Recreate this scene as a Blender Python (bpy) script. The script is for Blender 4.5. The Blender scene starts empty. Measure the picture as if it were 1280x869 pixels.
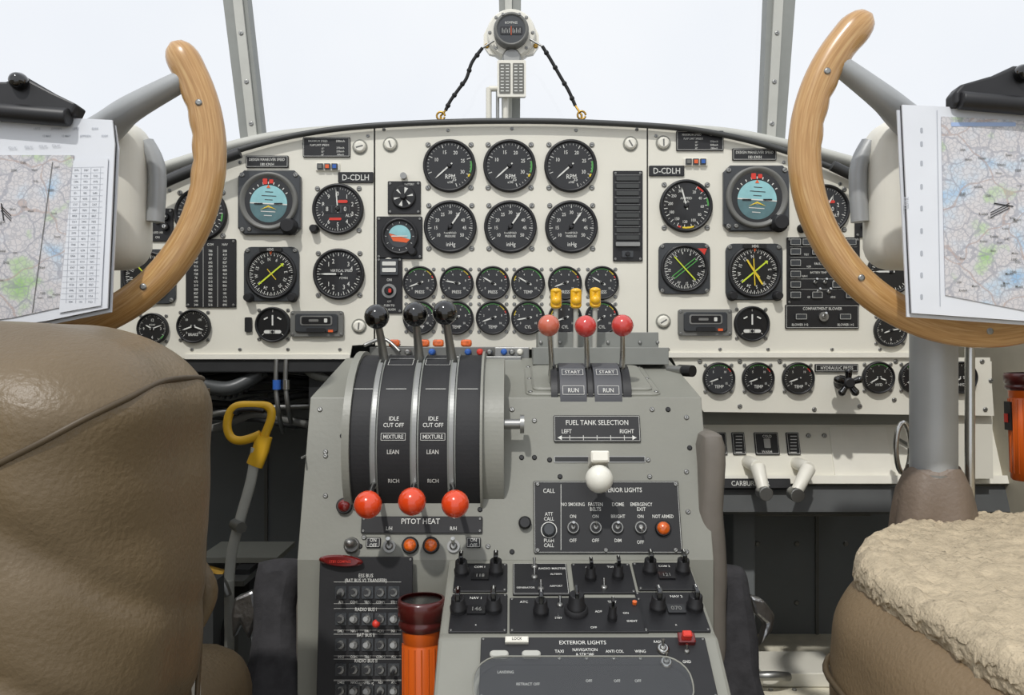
import bpy,bmesh,math,random
from mathutils import Vector,Matrix,noise
random.seed(4)
CZ=.76
C=Vector((0,0,CZ))
scn=bpy.context.scene
def W(u,v,d): return Vector(((u-640)*d/1000,d,CZ+(434.5-v)*d/1000))
def lin(h):
    o=[]
    for i in (0,2,4):
        c=int(h[i:i+2],16)/255
        o.append(c/12.92 if c<=.04045 else ((c+.055)/1.055)**2.4)
    return (*o,1)
MC={}
def mat(name,hx,rough=.5,metal=0,var=.06,sc=30,bump=0,bsc=200,coat=0,emit=0,stretch=None):
    if name in MC: return MC[name]
    m=bpy.data.materials.new(name); m.use_nodes=True
    nt=m.node_tree; p=nt.nodes['Principled BSDF']
    p.inputs['Roughness'].default_value=rough; p.inputs['Metallic'].default_value=metal
    c=lin(hx)
    tc=nt.nodes.new('ShaderNodeTexCoord')
    mp=nt.nodes.new('ShaderNodeMapping'); nt.links.new(tc.outputs['Object'],mp.inputs[0])
    if stretch: mp.inputs['Scale'].default_value=stretch
    n=nt.nodes.new('ShaderNodeTexNoise'); n.inputs['Scale'].default_value=sc; n.inputs['Detail'].default_value=4
    nt.links.new(mp.outputs[0],n.inputs['Vector'])
    r=nt.nodes.new('ShaderNodeValToRGB')
    r.color_ramp.elements[0].position=.3; r.color_ramp.elements[1].position=.7
    r.color_ramp.elements[0].color=(*[x*(1-var) for x in c[:3]],1)
    r.color_ramp.elements[1].color=(*[min(1,x*(1+var)) for x in c[:3]],1)
    nt.links.new(n.outputs['Fac'],r.inputs[0]); nt.links.new(r.outputs[0],p.inputs['Base Color'])
    if bump:
        n2=nt.nodes.new('ShaderNodeTexNoise'); n2.inputs['Scale'].default_value=bsc; n2.inputs['Detail'].default_value=5
        nt.links.new(tc.outputs['Object'],n2.inputs['Vector'])
        bp=nt.nodes.new('ShaderNodeBump'); bp.inputs['Strength'].default_value=bump; bp.inputs['Distance'].default_value=.002
        nt.links.new(n2.outputs['Fac'],bp.inputs['Height']); nt.links.new(bp.outputs[0],p.inputs['Normal'])
    if coat: p.inputs['Coat Weight'].default_value=coat; p.inputs['Coat Roughness'].default_value=.08
    if emit: p.inputs['Emission Color'].default_value=c; p.inputs['Emission Strength'].default_value=emit
    MC[name]=m; return m
CREAM=mat('cream_panel_paint','dfdccf',.45,var=.03,sc=8,bump=.05)
CREAM2=mat('cream_light_paint','e4e1d5',.4,var=.03)
GREY=mat('grey_pedestal_paint','88887f',.42,var=.06,sc=10,bump=.08)
GREY2=mat('grey_dark_paint','6a6a66',.45,var=.06)
WALLG=mat('cabin_wall_grey','75797a',.6,var=.1,sc=5)
FLOORM=mat('cabin_floor_paint','8f897a',.6,var=.15,sc=9)
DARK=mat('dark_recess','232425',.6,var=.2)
BLK=mat('black_plastic','1a1a1c',.45,var=.2)
BLKM=mat('black_matte','212123',.65,var=.15,bump=.1)
FACE=mat('instrument_face','131315',.35,var=.1,coat=.4)
FACE2=mat('instrument_face_grey','34373a',.4,var=.1,coat=.4)
GBLK=mat('glossy_black','060607',.12,var=.1,coat=1)
WHT=mat('white_marking','d4d4ce',.5,var=.02)
WHB=mat('white_ball','e8e6da',.2,var=.02,coat=.6)
ORG=mat('orange_red_knob','dc451a',.2,var=.05,coat=.8)
RED=mat('red_knob','c9403a',.2,var=.05,coat=.8)
PINK=mat('salmon_knob','c96850',.2,var=.05,coat=.8)
YEL=mat('yellow_paint','ecb41c',.3,var=.04,coat=.5)
YELD=mat('yellow_handle','dfae28',.4,var=.1)
LAMPO=mat('orange_lamp','cc5c18',.2,var=.4,sc=250,coat=1,emit=.08)
LAMPR=mat('dark_red_lamp','6a1210',.2,var=.2,coat=1)
GRN=mat('green_marking','4f9a4a',.5)
LGRN=mat('lime_marking','c8d838',.5)
YMK=mat('yellow_marking','dcc032',.5)
RMK=mat('red_marking','d0382a',.5)
OMK=mat('orange_marking','e0602c',.5)
BLU=mat('blue_marking','2f5fae',.4)
TEAL=mat('attitude_sky','8cc0c4',.3,var=.1,sc=60,coat=.5)
BRN=mat('attitude_ground','4c6e72',.3,var=.15,sc=80,coat=.5)
CHR=mat('polished_steel','c9c9c6',.22,metal=1,var=.05)
STL=mat('satin_steel','9a9a97',.4,metal=.9,var=.08)
ALU=mat('yoke_grey_alloy','a6a8a8',.4,metal=.25,var=.04)
WFR=mat('window_post_paint','858782',.5,metal=.1,var=.05)
WFR2=mat('window_post_strip','b4b4ac',.5,var=.05)
LEA=mat('olive_taupe_leather','6d5d45',.4,var=.14,sc=7,bump=.4,bsc=260)
LEAR=mat('tan_leather','836f54',.45,var=.1,sc=7,bump=.4,bsc=260)
LEA2=mat('taupe_leather_seam','4f422f',.5,var=.08)
FLC=mat('sheepskin','b9aa90',.95,var=.16,sc=60,bump=1.0,bsc=330)
FELT=mat('black_felt','302f31',.95,var=.3,sc=60,bump=.4)
FOIL=mat('crumpled_foil','c8c8c8',.3,metal=1,bump=.8,bsc=60)
CORD=mat('black_cord','141414',.7)
PAPER=mat('white_paper','dadde2',.5,var=.02,coat=.3)
TORCH=mat('torch_orange','cf5c16',.35,var=.05,coat=.3)
TORCHR=mat('torch_red_head','4a1512',.3,var=.1,coat=.6)
RUB=mat('rubber_trim','3c3d3c',.5,var=.1)
BRASS=mat('brass','b08a3c',.35,metal=.9)
def woodmat():
    m=bpy.data.materials.new('varnished_wood'); m.use_nodes=True; nt=m.node_tree; p=nt.nodes['Principled BSDF']
    p.inputs['Roughness'].default_value=.3; p.inputs['Coat Weight'].default_value=.6; p.inputs['Coat Roughness'].default_value=.08
    uv=nt.nodes.new('ShaderNodeAttribute'); uv.attribute_name='grain'
    mp=nt.nodes.new('ShaderNodeMapping'); nt.links.new(uv.outputs['Vector'],mp.inputs[0])
    n=nt.nodes.new('ShaderNodeTexNoise'); n.inputs['Scale'].default_value=2.2; n.inputs['Detail'].default_value=7; n.inputs['Distortion'].default_value=.5
    mp.inputs['Scale'].default_value=(4,4,7)
    nt.links.new(mp.outputs[0],n.inputs['Vector'])
    r=nt.nodes.new('ShaderNodeValToRGB'); cr=r.color_ramp
    cr.elements[0].position=.28; cr.elements[0].color=lin('a47a46'); cr.elements[1].position=.74; cr.elements[1].color=lin('caa670')
    e=cr.elements.new(.5); e.color=lin('b98e58')
    nt.links.new(n.outputs['Fac'],r.inputs[0]); nt.links.new(r.outputs[0],p.inputs['Base Color']); return m
WOOD=woodmat()
def mapmat(name,seed):
    m=bpy.data.materials.new(name); m.use_nodes=True; nt=m.node_tree; p=nt.nodes['Principled BSDF']
    p.inputs['Roughness'].default_value=.35; p.inputs['Coat Weight'].default_value=.3
    tc=nt.nodes.new('ShaderNodeTexCoord'); mp=nt.nodes.new('ShaderNodeMapping'); mp.inputs['Location'].default_value=(seed,seed*.7,0)
    nt.links.new(tc.outputs['Object'],mp.inputs[0])
    n=nt.nodes.new('ShaderNodeTexNoise'); n.inputs['Scale'].default_value=24; n.inputs['Detail'].default_value=6
    nt.links.new(mp.outputs[0],n.inputs['Vector'])
    r=nt.nodes.new('ShaderNodeValToRGB'); cr=r.color_ramp
    cr.elements[0].position=.3; cr.elements[0].color=lin('97b9d8')
    cr.elements[1].position=.7; cr.elements[1].color=lin('9cc082')
    for ps,h in((.37,'bccbd8'),(.43,'cbccd0'),(.5,'cecaca'),(.57,'c8c6c8'),(.62,'bacaac')):
        e=cr.elements.new(ps); e.color=lin(h)
    nt.links.new(n.outputs['Fac'],r.inputs[0])
    prev=r.outputs[0]
    for sc,w,h,f in((38,.03,'8a8c98',.5),(14,.012,'b09a90',.6),(210,.09,'9a9ca4',.45)):
        ds=nt.nodes.new('ShaderNodeTexNoise'); ds.inputs['Scale'].default_value=sc*1.5; nt.links.new(mp.outputs[0],ds.inputs['Vector'])
        ad=nt.nodes.new('ShaderNodeVectorMath'); ad.operation='MULTIPLY_ADD'; nt.links.new(ds.outputs['Color'],ad.inputs[0]); ad.inputs[1].default_value=(.6/sc,)*3; nt.links.new(mp.outputs[0],ad.inputs[2])
        v=nt.nodes.new('ShaderNodeTexVoronoi'); v.feature='DISTANCE_TO_EDGE'; v.inputs['Scale'].default_value=sc
        nt.links.new(ad.outputs[0],v.inputs['Vector'])
        c=nt.nodes.new('ShaderNodeMath'); c.operation='LESS_THAN'; c.inputs[1].default_value=w; nt.links.new(v.outputs['Distance'],c.inputs[0])
        c2=nt.nodes.new('ShaderNodeMath'); c2.operation='MULTIPLY'; c2.inputs[1].default_value=f; nt.links.new(c.outputs[0],c2.inputs[0])
        mx=nt.nodes.new('ShaderNodeMixRGB'); nt.links.new(c2.outputs[0],mx.inputs[0]); nt.links.new(prev,mx.inputs[1]); mx.inputs[2].default_value=lin(h)
        prev=mx.outputs[0]
    nt.links.new(prev,p.inputs['Base Color']); return m
MAP1=mapmat('aeronautical_map_print',.3); MAP2=mapmat('city_map_print',3.1)
def clear(name,col=(1,1,1,1),g=.06):
    m=bpy.data.materials.new(name); m.use_nodes=True; nt=m.node_tree
    out=nt.nodes['Material Output']; nt.nodes.remove(nt.nodes['Principled BSDF'])
    t=nt.nodes.new('ShaderNodeBsdfTransparent'); t.inputs[0].default_value=col
    gl=nt.nodes.new('ShaderNodeBsdfGlossy'); gl.inputs['Roughness'].default_value=.03
    mx=nt.nodes.new('ShaderNodeMixShader'); mx.inputs[0].default_value=g
    nt.links.new(t.outputs[0],mx.inputs[1]); nt.links.new(gl.outputs[0],mx.inputs[2]); nt.links.new(mx.outputs[0],out.inputs[0])
    return m
GLASS=clear('window_glass',(.97,.98,.99,1),.02); CLEARP=clear('clear_plastic_cover',(.82,.83,.83,1),.09)

TG={}
def tgeo(s):
    if s in TG: return TG[s]
    cu=bpy.data.curves.new('t','FONT'); cu.body=s; cu.align_x='CENTER'; cu.resolution_u=2; cu.offset=.006; cu.size=1
    ob=bpy.data.objects.new('t',cu); me=ob.to_mesh()
    vs=[(v.co.x*.84,v.co.y-.35) for v in me.vertices]; fs=[tuple(p.vertices) for p in me.polygons]
    ob.to_mesh_clear(); bpy.data.objects.remove(ob); bpy.data.curves.remove(cu)
    TG[s]=(vs,fs); return TG[s]
def rr(cx,cy,w,h,r,n=4):
    r=min(r,w/2-1e-6,h/2-1e-6); o=[]
    for sx,sy,a in((1,1,0),(-1,1,90),(-1,-1,180),(1,-1,270)):
        for i in range(n+1):
            t=math.radians(a+90*i/n); o.append((cx+sx*(w/2-r)+r*math.cos(t),cy+sy*(h/2-r)+r*math.sin(t)))
    return o
def cat(pts,k=6):
    P=[Vector(p) for p in pts]
    if len(P)<3: return P
    o=[]
    for i in range(len(P)-1):
        a=P[max(i-1,0)];b=P[i];c=P[i+1];d=P[min(i+2,len(P)-1)]
        for j in range(k):
            t=j/k; o.append(.5*((2*b)+(c-a)*t+(2*a-5*b+4*c-d)*t*t+(3*b-a-3*c+d)*t**3))
    o.append(P[-1]); return o
class B:
    def __init__(s,name,M=None):
        s.n=name; s.M=M or Matrix(); s.v=[];s.f=[];s.m=[];s.sm=[];s.mats=[];s.T=None
    def add(s,vs,fs,m,sm=False):
        if m not in s.mats: s.mats.append(m)
        k=s.mats.index(m); o=len(s.v)
        s.v+= [s.T@Vector(v) for v in vs] if s.T else [Vector(v) for v in vs]
        s.f+=[tuple(i+o for i in f) for f in fs]; s.m+=[k]*len(fs); s.sm+=[sm]*len(fs)
    def loft(s,R,m,sm=False,c0=True,c1=True,loop=False):
        n=len(R[0]); vs=[p for r in R for p in r]; fs=[]
        L=len(R)
        for i in range(L if loop else L-1):
            for j in range(n):
                a=i*n+j;b=i*n+(j+1)%n;k=((i+1)%L)*n
                fs.append((a,b,k+(j+1)%n,k+j))
        s.add(vs,fs,m,sm)
        if c0 and not loop: s.add(R[0],[tuple(range(n))[::-1]],m)
        if c1 and not loop: s.add(R[-1],[tuple(range(n))],m)
    def prism(s,pts,z0,z1,m,ch=0):
        R=[[(x,y,z0) for x,y in pts],[(x,y,z1-ch) for x,y in pts]]
        if ch:
            cx=sum(p[0] for p in pts)/len(pts);cy=sum(p[1] for p in pts)/len(pts)
            w=max(abs(p[0]-cx) for p in pts);h=max(abs(p[1]-cy) for p in pts)
            R.append([(cx+(x-cx)*(1-ch/w),cy+(y-cy)*(1-ch/h),z1) for x,y in pts])
        s.loft(R,m)
    def rp(s,cx,cy,w,h,r,z0,z1,m,ch=0,n=4): s.prism(rr(cx,cy,w,h,r,n),z0,z1,m,ch)
    def box(s,c,h,m):
        x,y,z=c;a,b,d=h
        vs=[(x+i*a,y+j*b,z+k*d) for i in(-1,1) for j in(-1,1) for k in(-1,1)]
        s.add(vs,[(0,1,3,2),(4,6,7,5),(0,4,5,1),(2,3,7,6),(0,2,6,4),(1,5,7,3)],m)
    def lathe(s,cx,cy,prof,m,n=24,sm=True,cap=True):
        R=[[(cx+r*math.cos(2*math.pi*i/n),cy+r*math.sin(2*math.pi*i/n),z) for i in range(n)] for r,z in prof]
        s.loft(R,m,sm,cap,cap)
    def disc(s,cx,cy,r,z,m,n=32): s.add([(cx+r*math.cos(2*math.pi*i/n),cy+r*math.sin(2*math.pi*i/n),z) for i in range(n)],[tuple(range(n))],m)
    def poly(s,pts,z,m): s.add([(x,y,z) for x,y in pts],[tuple(range(len(pts)))],m)
    def line(s,x0,y0,x1,y1,w,z,m):
        d=Vector((x1-x0,y1-y0)).normalized(); n=Vector((-d.y,d.x))*w/2
        s.poly([(x0+n.x,y0+n.y),(x0-n.x,y0-n.y),(x1-n.x,y1-n.y),(x1+n.x,y1+n.y)],z,m)
    def frm(s,cx,cy,w,h,t,z,m):
        x0,x1,y0,y1=cx-w/2,cx+w/2,cy-h/2,cy+h/2
        for a in((x0,y0,x1,y0),(x1,y0,x1,y1),(x1,y1,x0,y1),(x0,y1,x0,y0)): s.line(*a,t,z,m)
    def arc(s,cx,cy,r0,r1,a0,a1,z,m,n=None):
        n=n or max(3,int(abs(a1-a0)/8)); vs=[];fs=[]
        for i in range(n+1):
            a=math.radians(a0+(a1-a0)*i/n)
            for r in(r0,r1): vs.append((cx+r*math.cos(a),cy+r*math.sin(a),z))
        for i in range(n): fs.append((2*i,2*i+1,2*i+3,2*i+2))
        s.add(vs,fs,m)
    def text(s,t,x,y,h,z,m,sx=1,rot=0):
        vs,fs=tgeo(t); k=h/.7; c,q=math.cos(rot),math.sin(rot)
        s.add([(x+(a*c*sx-b*q)*k,y+(a*q*sx+b*c)*k,z) for a,b in vs],fs,m)
    def sph(s,c,r,m,n=24,sq=(1,1,1)):
        R=[]
        for i in range(1,12):
            a=math.pi*i/12; R.append([(c[0]+r*sq[0]*math.sin(a)*math.cos(2*math.pi*j/n),c[1]+r*sq[1]*math.sin(a)*math.sin(2*math.pi*j/n),c[2]-r*sq[2]*math.cos(a)) for j in range(n)])
        s.loft(R,m,True,False,False)
        for rg,z in((R[0],-1),(R[-1],1)):
            s.add(rg+[(c[0],c[1],c[2]+z*r*sq[2])],[(i,(i+1)%n,n) for i in range(n)],m,True)
    def tube(s,pts,r,m,n=10,sm=True,k=6,flat=1,up=None):
        P=cat(pts,k) if k else [Vector(p) for p in pts]
        L=len(P); R=[]
        t=(P[1]-P[0]).normalized(); a=up or (Vector((0,0,1)) if abs(t.z)<.9 else Vector((1,0,0)))
        nn=(a-t*a.dot(t)).normalized()
        for i,p in enumerate(P):
            t=(P[min(i+1,L-1)]-P[max(i-1,0)]).normalized()
            nn=(nn-t*nn.dot(t)).normalized(); b=t.cross(nn)
            q=i/(L-1); rad=r(q) if callable(r) else r
            R.append([p+(nn*math.cos(2*math.pi*j/n)+b*math.sin(2*math.pi*j/n)*flat)*rad for j in range(n)])
        s.loft(R,m,sm)
    def screw(s,x,y,r,z,m=None,sl=None):
        m=m or STL; s.lathe(x,y,[(r,z),(r,z+r*.25),(r*.7,z+r*.45)],m,12)
        a=random.random()*3.14; dx,dy=math.cos(a)*r*.6,math.sin(a)*r*.6
        s.line(x-dx,y-dy,x+dx,y+dy,r*.25,z+r*.46,sl or DARK)
    def knob(s,x,y,r,h,z,m=None,ptr=True):
        m=m or BLK
        s.lathe(x,y,[(r*1.15,z),(r*1.15,z+h*.2),(r,z+h*.25),(r*.92,z+h),(r*.8,z+h*1.05)],m,20)
        if ptr: s.line(x,y,x,y+r*.8,r*.18,z+h*1.06,WHT)
    def toggle(s,x,y,r,z,up=1,ln=3):
        s.lathe(x,y,[(r,z),(r,z+r*.5),(r*.6,z+r*.7)],STL,10)
        a=.5*up; s.tube([(x,y,z),(x,y+math.sin(a)*r*ln,z+math.cos(a)*r*ln)],lambda q:r*(.3+.25*q),CHR,8,k=0)
    def done(s,bevel=0,parent=None,seg=2,grain=None):
        me=bpy.data.meshes.new(s.n); me.from_pydata(s.v,[],s.f)
        for m in s.mats: me.materials.append(m)
        me.polygons.foreach_set('material_index',s.m); me.polygons.foreach_set('use_smooth',s.sm)
        if bevel:
            bm=bmesh.new(); bm.from_mesh(me); bmesh.ops.remove_doubles(bm,verts=bm.verts,dist=1e-5); bmesh.ops.recalc_face_normals(bm,faces=bm.faces); bm.to_mesh(me); bm.free()
        if grain:
            at=me.attributes.new('grain','FLOAT_VECTOR','POINT')
            at.data.foreach_set('vector',[c for g in grain for c in g]+[0.0]*(3*(len(me.vertices)-len(grain))))
        me.update(); ob=bpy.data.objects.new(s.n,me); scn.collection.objects.link(ob); ob.matrix_world=s.M
        if bevel:
            md=ob.modifiers.new('bevel','BEVEL'); md.width=bevel; md.segments=seg; md.limit_method='ANGLE'
        if parent:
            ob.parent=parent; ob.matrix_parent_inverse=parent.matrix_world.inverted()
        return ob
class Fr:
    def __init__(s,vt,dt,vb,db):
        a=W(640,vt,dt);b=W(640,vb,db); s.o=(a+b)/2; up=(a-b).normalized(); s.n=Vector((0,-up.z,up.y))
        s.M=Matrix(((1,0,0,s.o.x),(0,up.y,s.n.y,s.o.y),(0,up.z,s.n.z,s.o.z),(0,0,0,1))); s.Mi=s.M.inverted()
    def p(s,u,v):
        d=Vector(((u-640)/1000,1,(434.5-v)/1000)); t=s.n.dot(s.o-C)/s.n.dot(d); q=s.Mi@(C+d*t); return q.x,q.y,t/1000
    def sub(s,u,v):
        x,y,k=s.p(u,v); return s.M@Matrix.Translation((x,y,0)),k
    def rect(s,u0,v0,u1,v1):
        xa,ya,_=s.p(u0,(v0+v1)/2); xb,yb,_=s.p(u1,(v0+v1)/2); _,yt,_=s.p((u0+u1)/2,v0); _,ybm,_=s.p((u0+u1)/2,v1)
        return (xa+xb)/2,(yt+ybm)/2,abs(xb-xa),abs(yt-ybm)
FM=Fr(150,1.3,450,1.3)
def pts(fr,L): return [fr.p(u,v)[:2] for u,v in L]
def roundbox(b,c,h,r,m,n=14,df=None):
    hx,hy,hz=h
    def mp(p):
        q=Vector((max(-hx+r,min(hx-r,p[0])),max(-hy+r,min(hy-r,p[1])),max(-hz+r,min(hz-r,p[2]))))
        d=Vector(p)-q
        if d.length>1e-9: q=q+d.normalized()*r
        if df: q=df(q)
        return q+Vector(c)
    for ax in range(3):
        for sg in(-1,1):
            vs=[];fs=[];H=[hx,hy,hz];a,e=[i for i in range(3) if i!=ax]
            for i in range(n+1):
                for j in range(n+1):
                    p=[0,0,0];p[ax]=sg*H[ax]
                    def g(t): return (-math.cos(math.pi*t)*.6+(2*t-1)*.4)
                    p[a]=H[a]*g(i/n);p[e]=H[e]*g(j/n); vs.append(mp(p))
            for i in range(n):
                for j in range(n): k=i*(n+1)+j; fs.append((k,k+1,k+n+2,k+n+1))
            b.add(vs,fs,m,True)
    return mp
# ================= ROOM SHELL
b=B('floor'); b.box((0,0,-.01),(1.1,2.0,.01),FLOORM); b.done()
b=B('wall_front'); b.box((0,1.66,.5),(1.0,.03,.5),WALLG)
for x in(-.5,-.3,.32,.62): b.box((x,1.627,.35),(.003,.003,.35),GREY2)
for x in(.42,.5,.58,.68):
    for z in(.12,.24,.36): b.T=Matrix.Translation((x,1.63,z))@Matrix.Rotation(math.pi/2,4,'X'); b.lathe(0,0,[(.006,0),(.004,.003)],STL,8)
b.T=None
b.done()
for sg,nm in((-1,'wall_left'),(1,'wall_right')):
    b=B(nm); h=1.02
    vs=[(sg*.98,-.9,0),(sg*.8,1.7,0),(sg*.8,1.7,h),(sg*.98,-.9,h)]; vs+=[(x+sg*.03,y,z) for x,y,z in vs]
    b.add(vs,[(0,1,2,3),(4,5,6,7),(3,2,6,7),(0,1,5,4),(0,3,7,4),(1,2,6,5)],mat('side_wall_cream','a9a290',.6,var=.06))
    b.done()
FWC=mat('footwell_cream','dcd6c2',.5,var=.12)
b=B('footwell_plate'); b.box((.42,1.46,.165),(.36,.17,.012),FWC); b.box((.42,1.30,.085),(.36,.01,.085),WALLG)
b.box((.50,1.42,.19),(.07,.05,.012),CREAM); b.tube([(.36,1.38,.19),(.43,1.34,.21),(.47,1.36,.2)],.008,STL,8)
for x in(.36,.4,.44,.48): b.lathe(x,1.36,[(.005,.177),(.004,.181)],STL,8)
b.done(.002)
b=B('footwell_plate'); b.box((-.42,1.47,.10),(.36,.16,.012),WALLG); b.box((-.42,1.32,.055),(.36,.01,.055),WALLG); b.done(.002)
b=B('cable_duct'); b.box((W(915,650,1.5).x,1.5,.34),(.02,.08,.17),WALLG); b.box((W(990,648,1.5).x,1.55,.46),(.14,.075,.012),GREY2); b.done(.004)
# ================= glareshield + windshield
arch=[(118,372),(125,330),(150,285),(180,243),(215,223),(260,205),(310,188),(370,173),(440,163),(540,157),(640,155),(740,157),(850,164),(930,178),(1000,199),(1060,222),(1110,247),(1150,290),(1165,340),(1170,372)]
arcs=cat([(u,v,0) for u,v in arch],5); arcs=[(p.x,p.y) for p in arcs]
b=B('glareshield')
top=[(u,v-2) for u,v in arcs]
b.tube([W(u,v-2,1.29) for u,v in top],.0046,RUB,10,k=0)
vs=[];fs=[]
for i,(u,v) in enumerate(top):
    p=W(u,v-3,1.3); vs+=[p,Vector((p.x,1.62,p.z-.01))]
    if i: fs.append((2*i-2,2*i-1,2*i+1,2*i))
b.add(vs,fs,BLKM,True); b.done()
for L in([(182,243),(215,226),(262,207),(300,193)],[(1040,209),(1075,226),(1108,243),(1135,262)]):
    b=B('rubber_bolster'); b.tube([W(u,v-2,1.27) for u,v in L],.0085,mat('bolster_rubber','2e2f2f',.45),12); b.done()
b=B('windshield_frame_sill')
sill=[(60,330),(100,285),(140,245),(185,219),(240,200),(300,182),(370,169),(500,161),(640,159),(780,161),(900,167),(980,182),(1040,197),(1100,216),(1150,248),(1190,290),(1230,330)]
b.tube([W(u,v,1.42) for u,v in sill],.011,WFR2,10,flat=1.6)
b.tube([W(u,v+7,1.45) for u,v in sill],.014,WFR,10)
b.done()
def post(nm,L,strip,d=1.43):
    fr=Fr(-60,d,200,d); b=B(nm,fr.M)
    b.prism(pts(fr,L),-.03,0,WFR); b.prism(pts(fr,strip),0,.006,WFR2)
    for t in(.08,.3,.52,.74,.93):
        u=(strip[0][0]+strip[1][0])/2*(1-t)+(strip[2][0]+strip[3][0])/2*t; v=-100*(1-t)+175*t
        x,y,k=fr.p(u,v); b.screw(x,y,3*k,.006)
    b.done(.0015)
post('windshield_post',[(266,-100),(298,-100),(329,180),(301,180)],[(281,-100),(293,-100),(323,178),(312,178)])
post('windshield_post',[(963,-100),(1002,-100),(981,180),(952,180)],[(972,-100),(984,-100),(968,178),(957,178)])
post('windshield_post',[(621,-100),(652,-100),(650,168),(628,168)],[(630,-100),(640,-100),(640,165),(633,165)])
fr=Fr(-60,1.46,200,1.46)
for i,L in enumerate([[(-300,-120),(272,-120),(302,185),(180,225),(60,330),(-300,330)],[(290,-120),(625,-120),(630,168),(500,168),(325,178)],[(648,-120),(970,-120),(955,175),(780,168),(648,168)],[(995,-120),(1600,-120),(1600,330),(1230,330),(1100,220),(978,180)]]):
    b=B('window_%d'%(i+1),fr.M); b.poly(pts(fr,L),0,GLASS); b.done()
# compass
fr=Fr(0,1.38,150,1.38)
b=B('standby_compass',fr.M)
x,y,k=fr.p(639,38)
b.prism([(x+a*k,y+c*k) for a,c in((-35,0),(-35,-14),(-28,-24),(-14,-27),(14,-27),(28,-24),(35,-14),(35,0),(24,22),(10,28),(-10,28),(-24,22))],-.03,-.02,CREAM2)
b.lathe(x,y,[(31*k,-.04),(31*k,-.014),(29*k,-.01)],CREAM2,40)
b.lathe(x,y,[(22*k,-.01),(22*k,.004),(20*k,.008),(18*k,.008),(17*k,.003)],GREY2,40)
b.disc(x,y,18*k,.006,FACE2)
b.rp(x,y-2*k,28*k,10*k,2*k,.006,.007,FACE)
for i in range(-5,6): b.line(x+i*2.2*k,y-5*k,x+i*2.2*k,y+(1 if i%2 else -1)*k,.4*k,.0075,WHT)
b.text('KOMPASS',x,y+8*k,3*k,.0065,WHT); b.line(x,y-8*k,x,y+3*k,.7*k,.008,OMK)
for a in(45,135,225,315,0,180): b.screw(x+27*k*math.cos(math.radians(a)),y+27*k*math.sin(math.radians(a)),2.2*k,-.01)
for a in(60,120): b.screw(x+20.5*k*math.cos(math.radians(a)),y+20.5*k*math.sin(math.radians(a)),2*k,.008)
for sx in(-1,1): b.screw(x+sx*31*k,y-14*k,3*k,-.02,BRASS)
x,y,k=fr.p(639.5,97)
b.rp(x,y,36*k,46*k,2*k,-.012,-.004,CREAM2)
for sx in(-1,1):
    b.rp(x+sx*8.5*k,y,14*k,38*k,1*k,-.004,-.003,mat('card_grey','6a6a64',.6))
    for j in range(9):
        for c in(-1,1): b.line(x+(sx*8.5+c*3.2-2)*k,y+(16-j*4)*k,x+(sx*8.5+c*3.2+2)*k,y+(16-j*4)*k,1.3*k,-.0025,WHT)
b.lathe(x,y+27*k,[(12*k,-.03),(12*k,-.008),(10*k,-.005)],STL,20)
b.done()
b=B('compass_bracket')
for u in(611,632): b.tube([W(u,110,1.4),W(u,155,1.4)],.005,CREAM,8,k=0)
b.tube([W(611,111,1.4),W(632,111,1.4)],.005,CREAM,8,k=0); b.tube([W(622,112,1.4),W(622,155,1.4)],.003,STL,8,k=0)
b.done()
for L,e in(([(603,60),(590,78),(583,98),(573,112),(563,126),(557,138)],(551,145)),([(678,58),(688,74),(700,95),(711,114),(719,132)],(727,144))):
    b=B('compass_stay_cord'); b.tube([W(u,v,1.38) for u,v in L],.003,CORD,8)
    for i in range(len(L)-1):
        b.sph(W((L[i][0]+L[i+1][0])/2,(L[i][1]+L[i+1][1])/2,1.38),.0044,CORD,10)
    b.tube([W(L[0][0],L[0][1],1.38),W(L[0][0]*.6+639*.4,L[0][1]-9,1.385)],.0018,STL,6,k=0)
    q=W(*e,1.37)
    ring=[q+Vector((.007*math.cos(a*.5),0,.007*math.sin(a*.5))) for a in range(13)]
    b.tube(ring,.0018,BRASS,6,k=0); b.tube([W(L[-1][0],L[-1][1],1.38),q],.002,BRASS,6,k=0); b.tube([q,q+Vector((0,0,-.02))],.002,BRASS,6,k=0)
    b.done()
# ================= MAIN PANEL
cl=[p for p in arcs if p[0]<467]; cm=[p for p in arcs if 469<p[0]<808]; crr=[p for p in arcs if p[0]>810]
def ytop(u):
    for a,c in zip(arcs,arcs[1:]):
        if a[0]<=u<=c[0]: return a[1]+(c[1]-a[1])*(u-a[0])/(c[0]-a[0]+1e-9)
b=B('instrument_panel',FM.M)
b.prism(pts(FM,cl+[(467,ytop(467)),(467,430),(440,432),(437,449),(232,449),(130,414)]),-.004,0,CREAM)
b.prism(pts(FM,[(469.2,ytop(469.2))]+cm+[(808.3,ytop(808.3)),(808.3,440),(469.2,432)]),-.004,0,CREAM)
b.prism(pts(FM,[(810.3,ytop(810.3))]+crr+[(1170,447),(823,447),(810.3,436)]),-.004,0,CREAM)
b.prism(pts(FM,[(150,300),(200,250),(640,180),(1080,250),(1150,300),(1150,430),(200,430)]),-.012,-.006,DARK)
x,y,w,h=FM.rect(232,443,438,449); b.rp(x,y,w,h,.002,0,.004,CREAM2)
x,y,w,h=FM.rect(823,441,1170,447); b.rp(x,y,w,h,.002,0,.004,CREAM2)
for u,v in((450,184),(488,181),(788,180),(829,179),(829,402),(449,408),(486,330)):
    x,y,k=FM.p(u,v); b.lathe(x,y,[(9.5*k,0),(9.5*k,.001)],GREY,24); b.screw(x,y,7.5*k,.001,CREAM2,GREY2)
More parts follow.
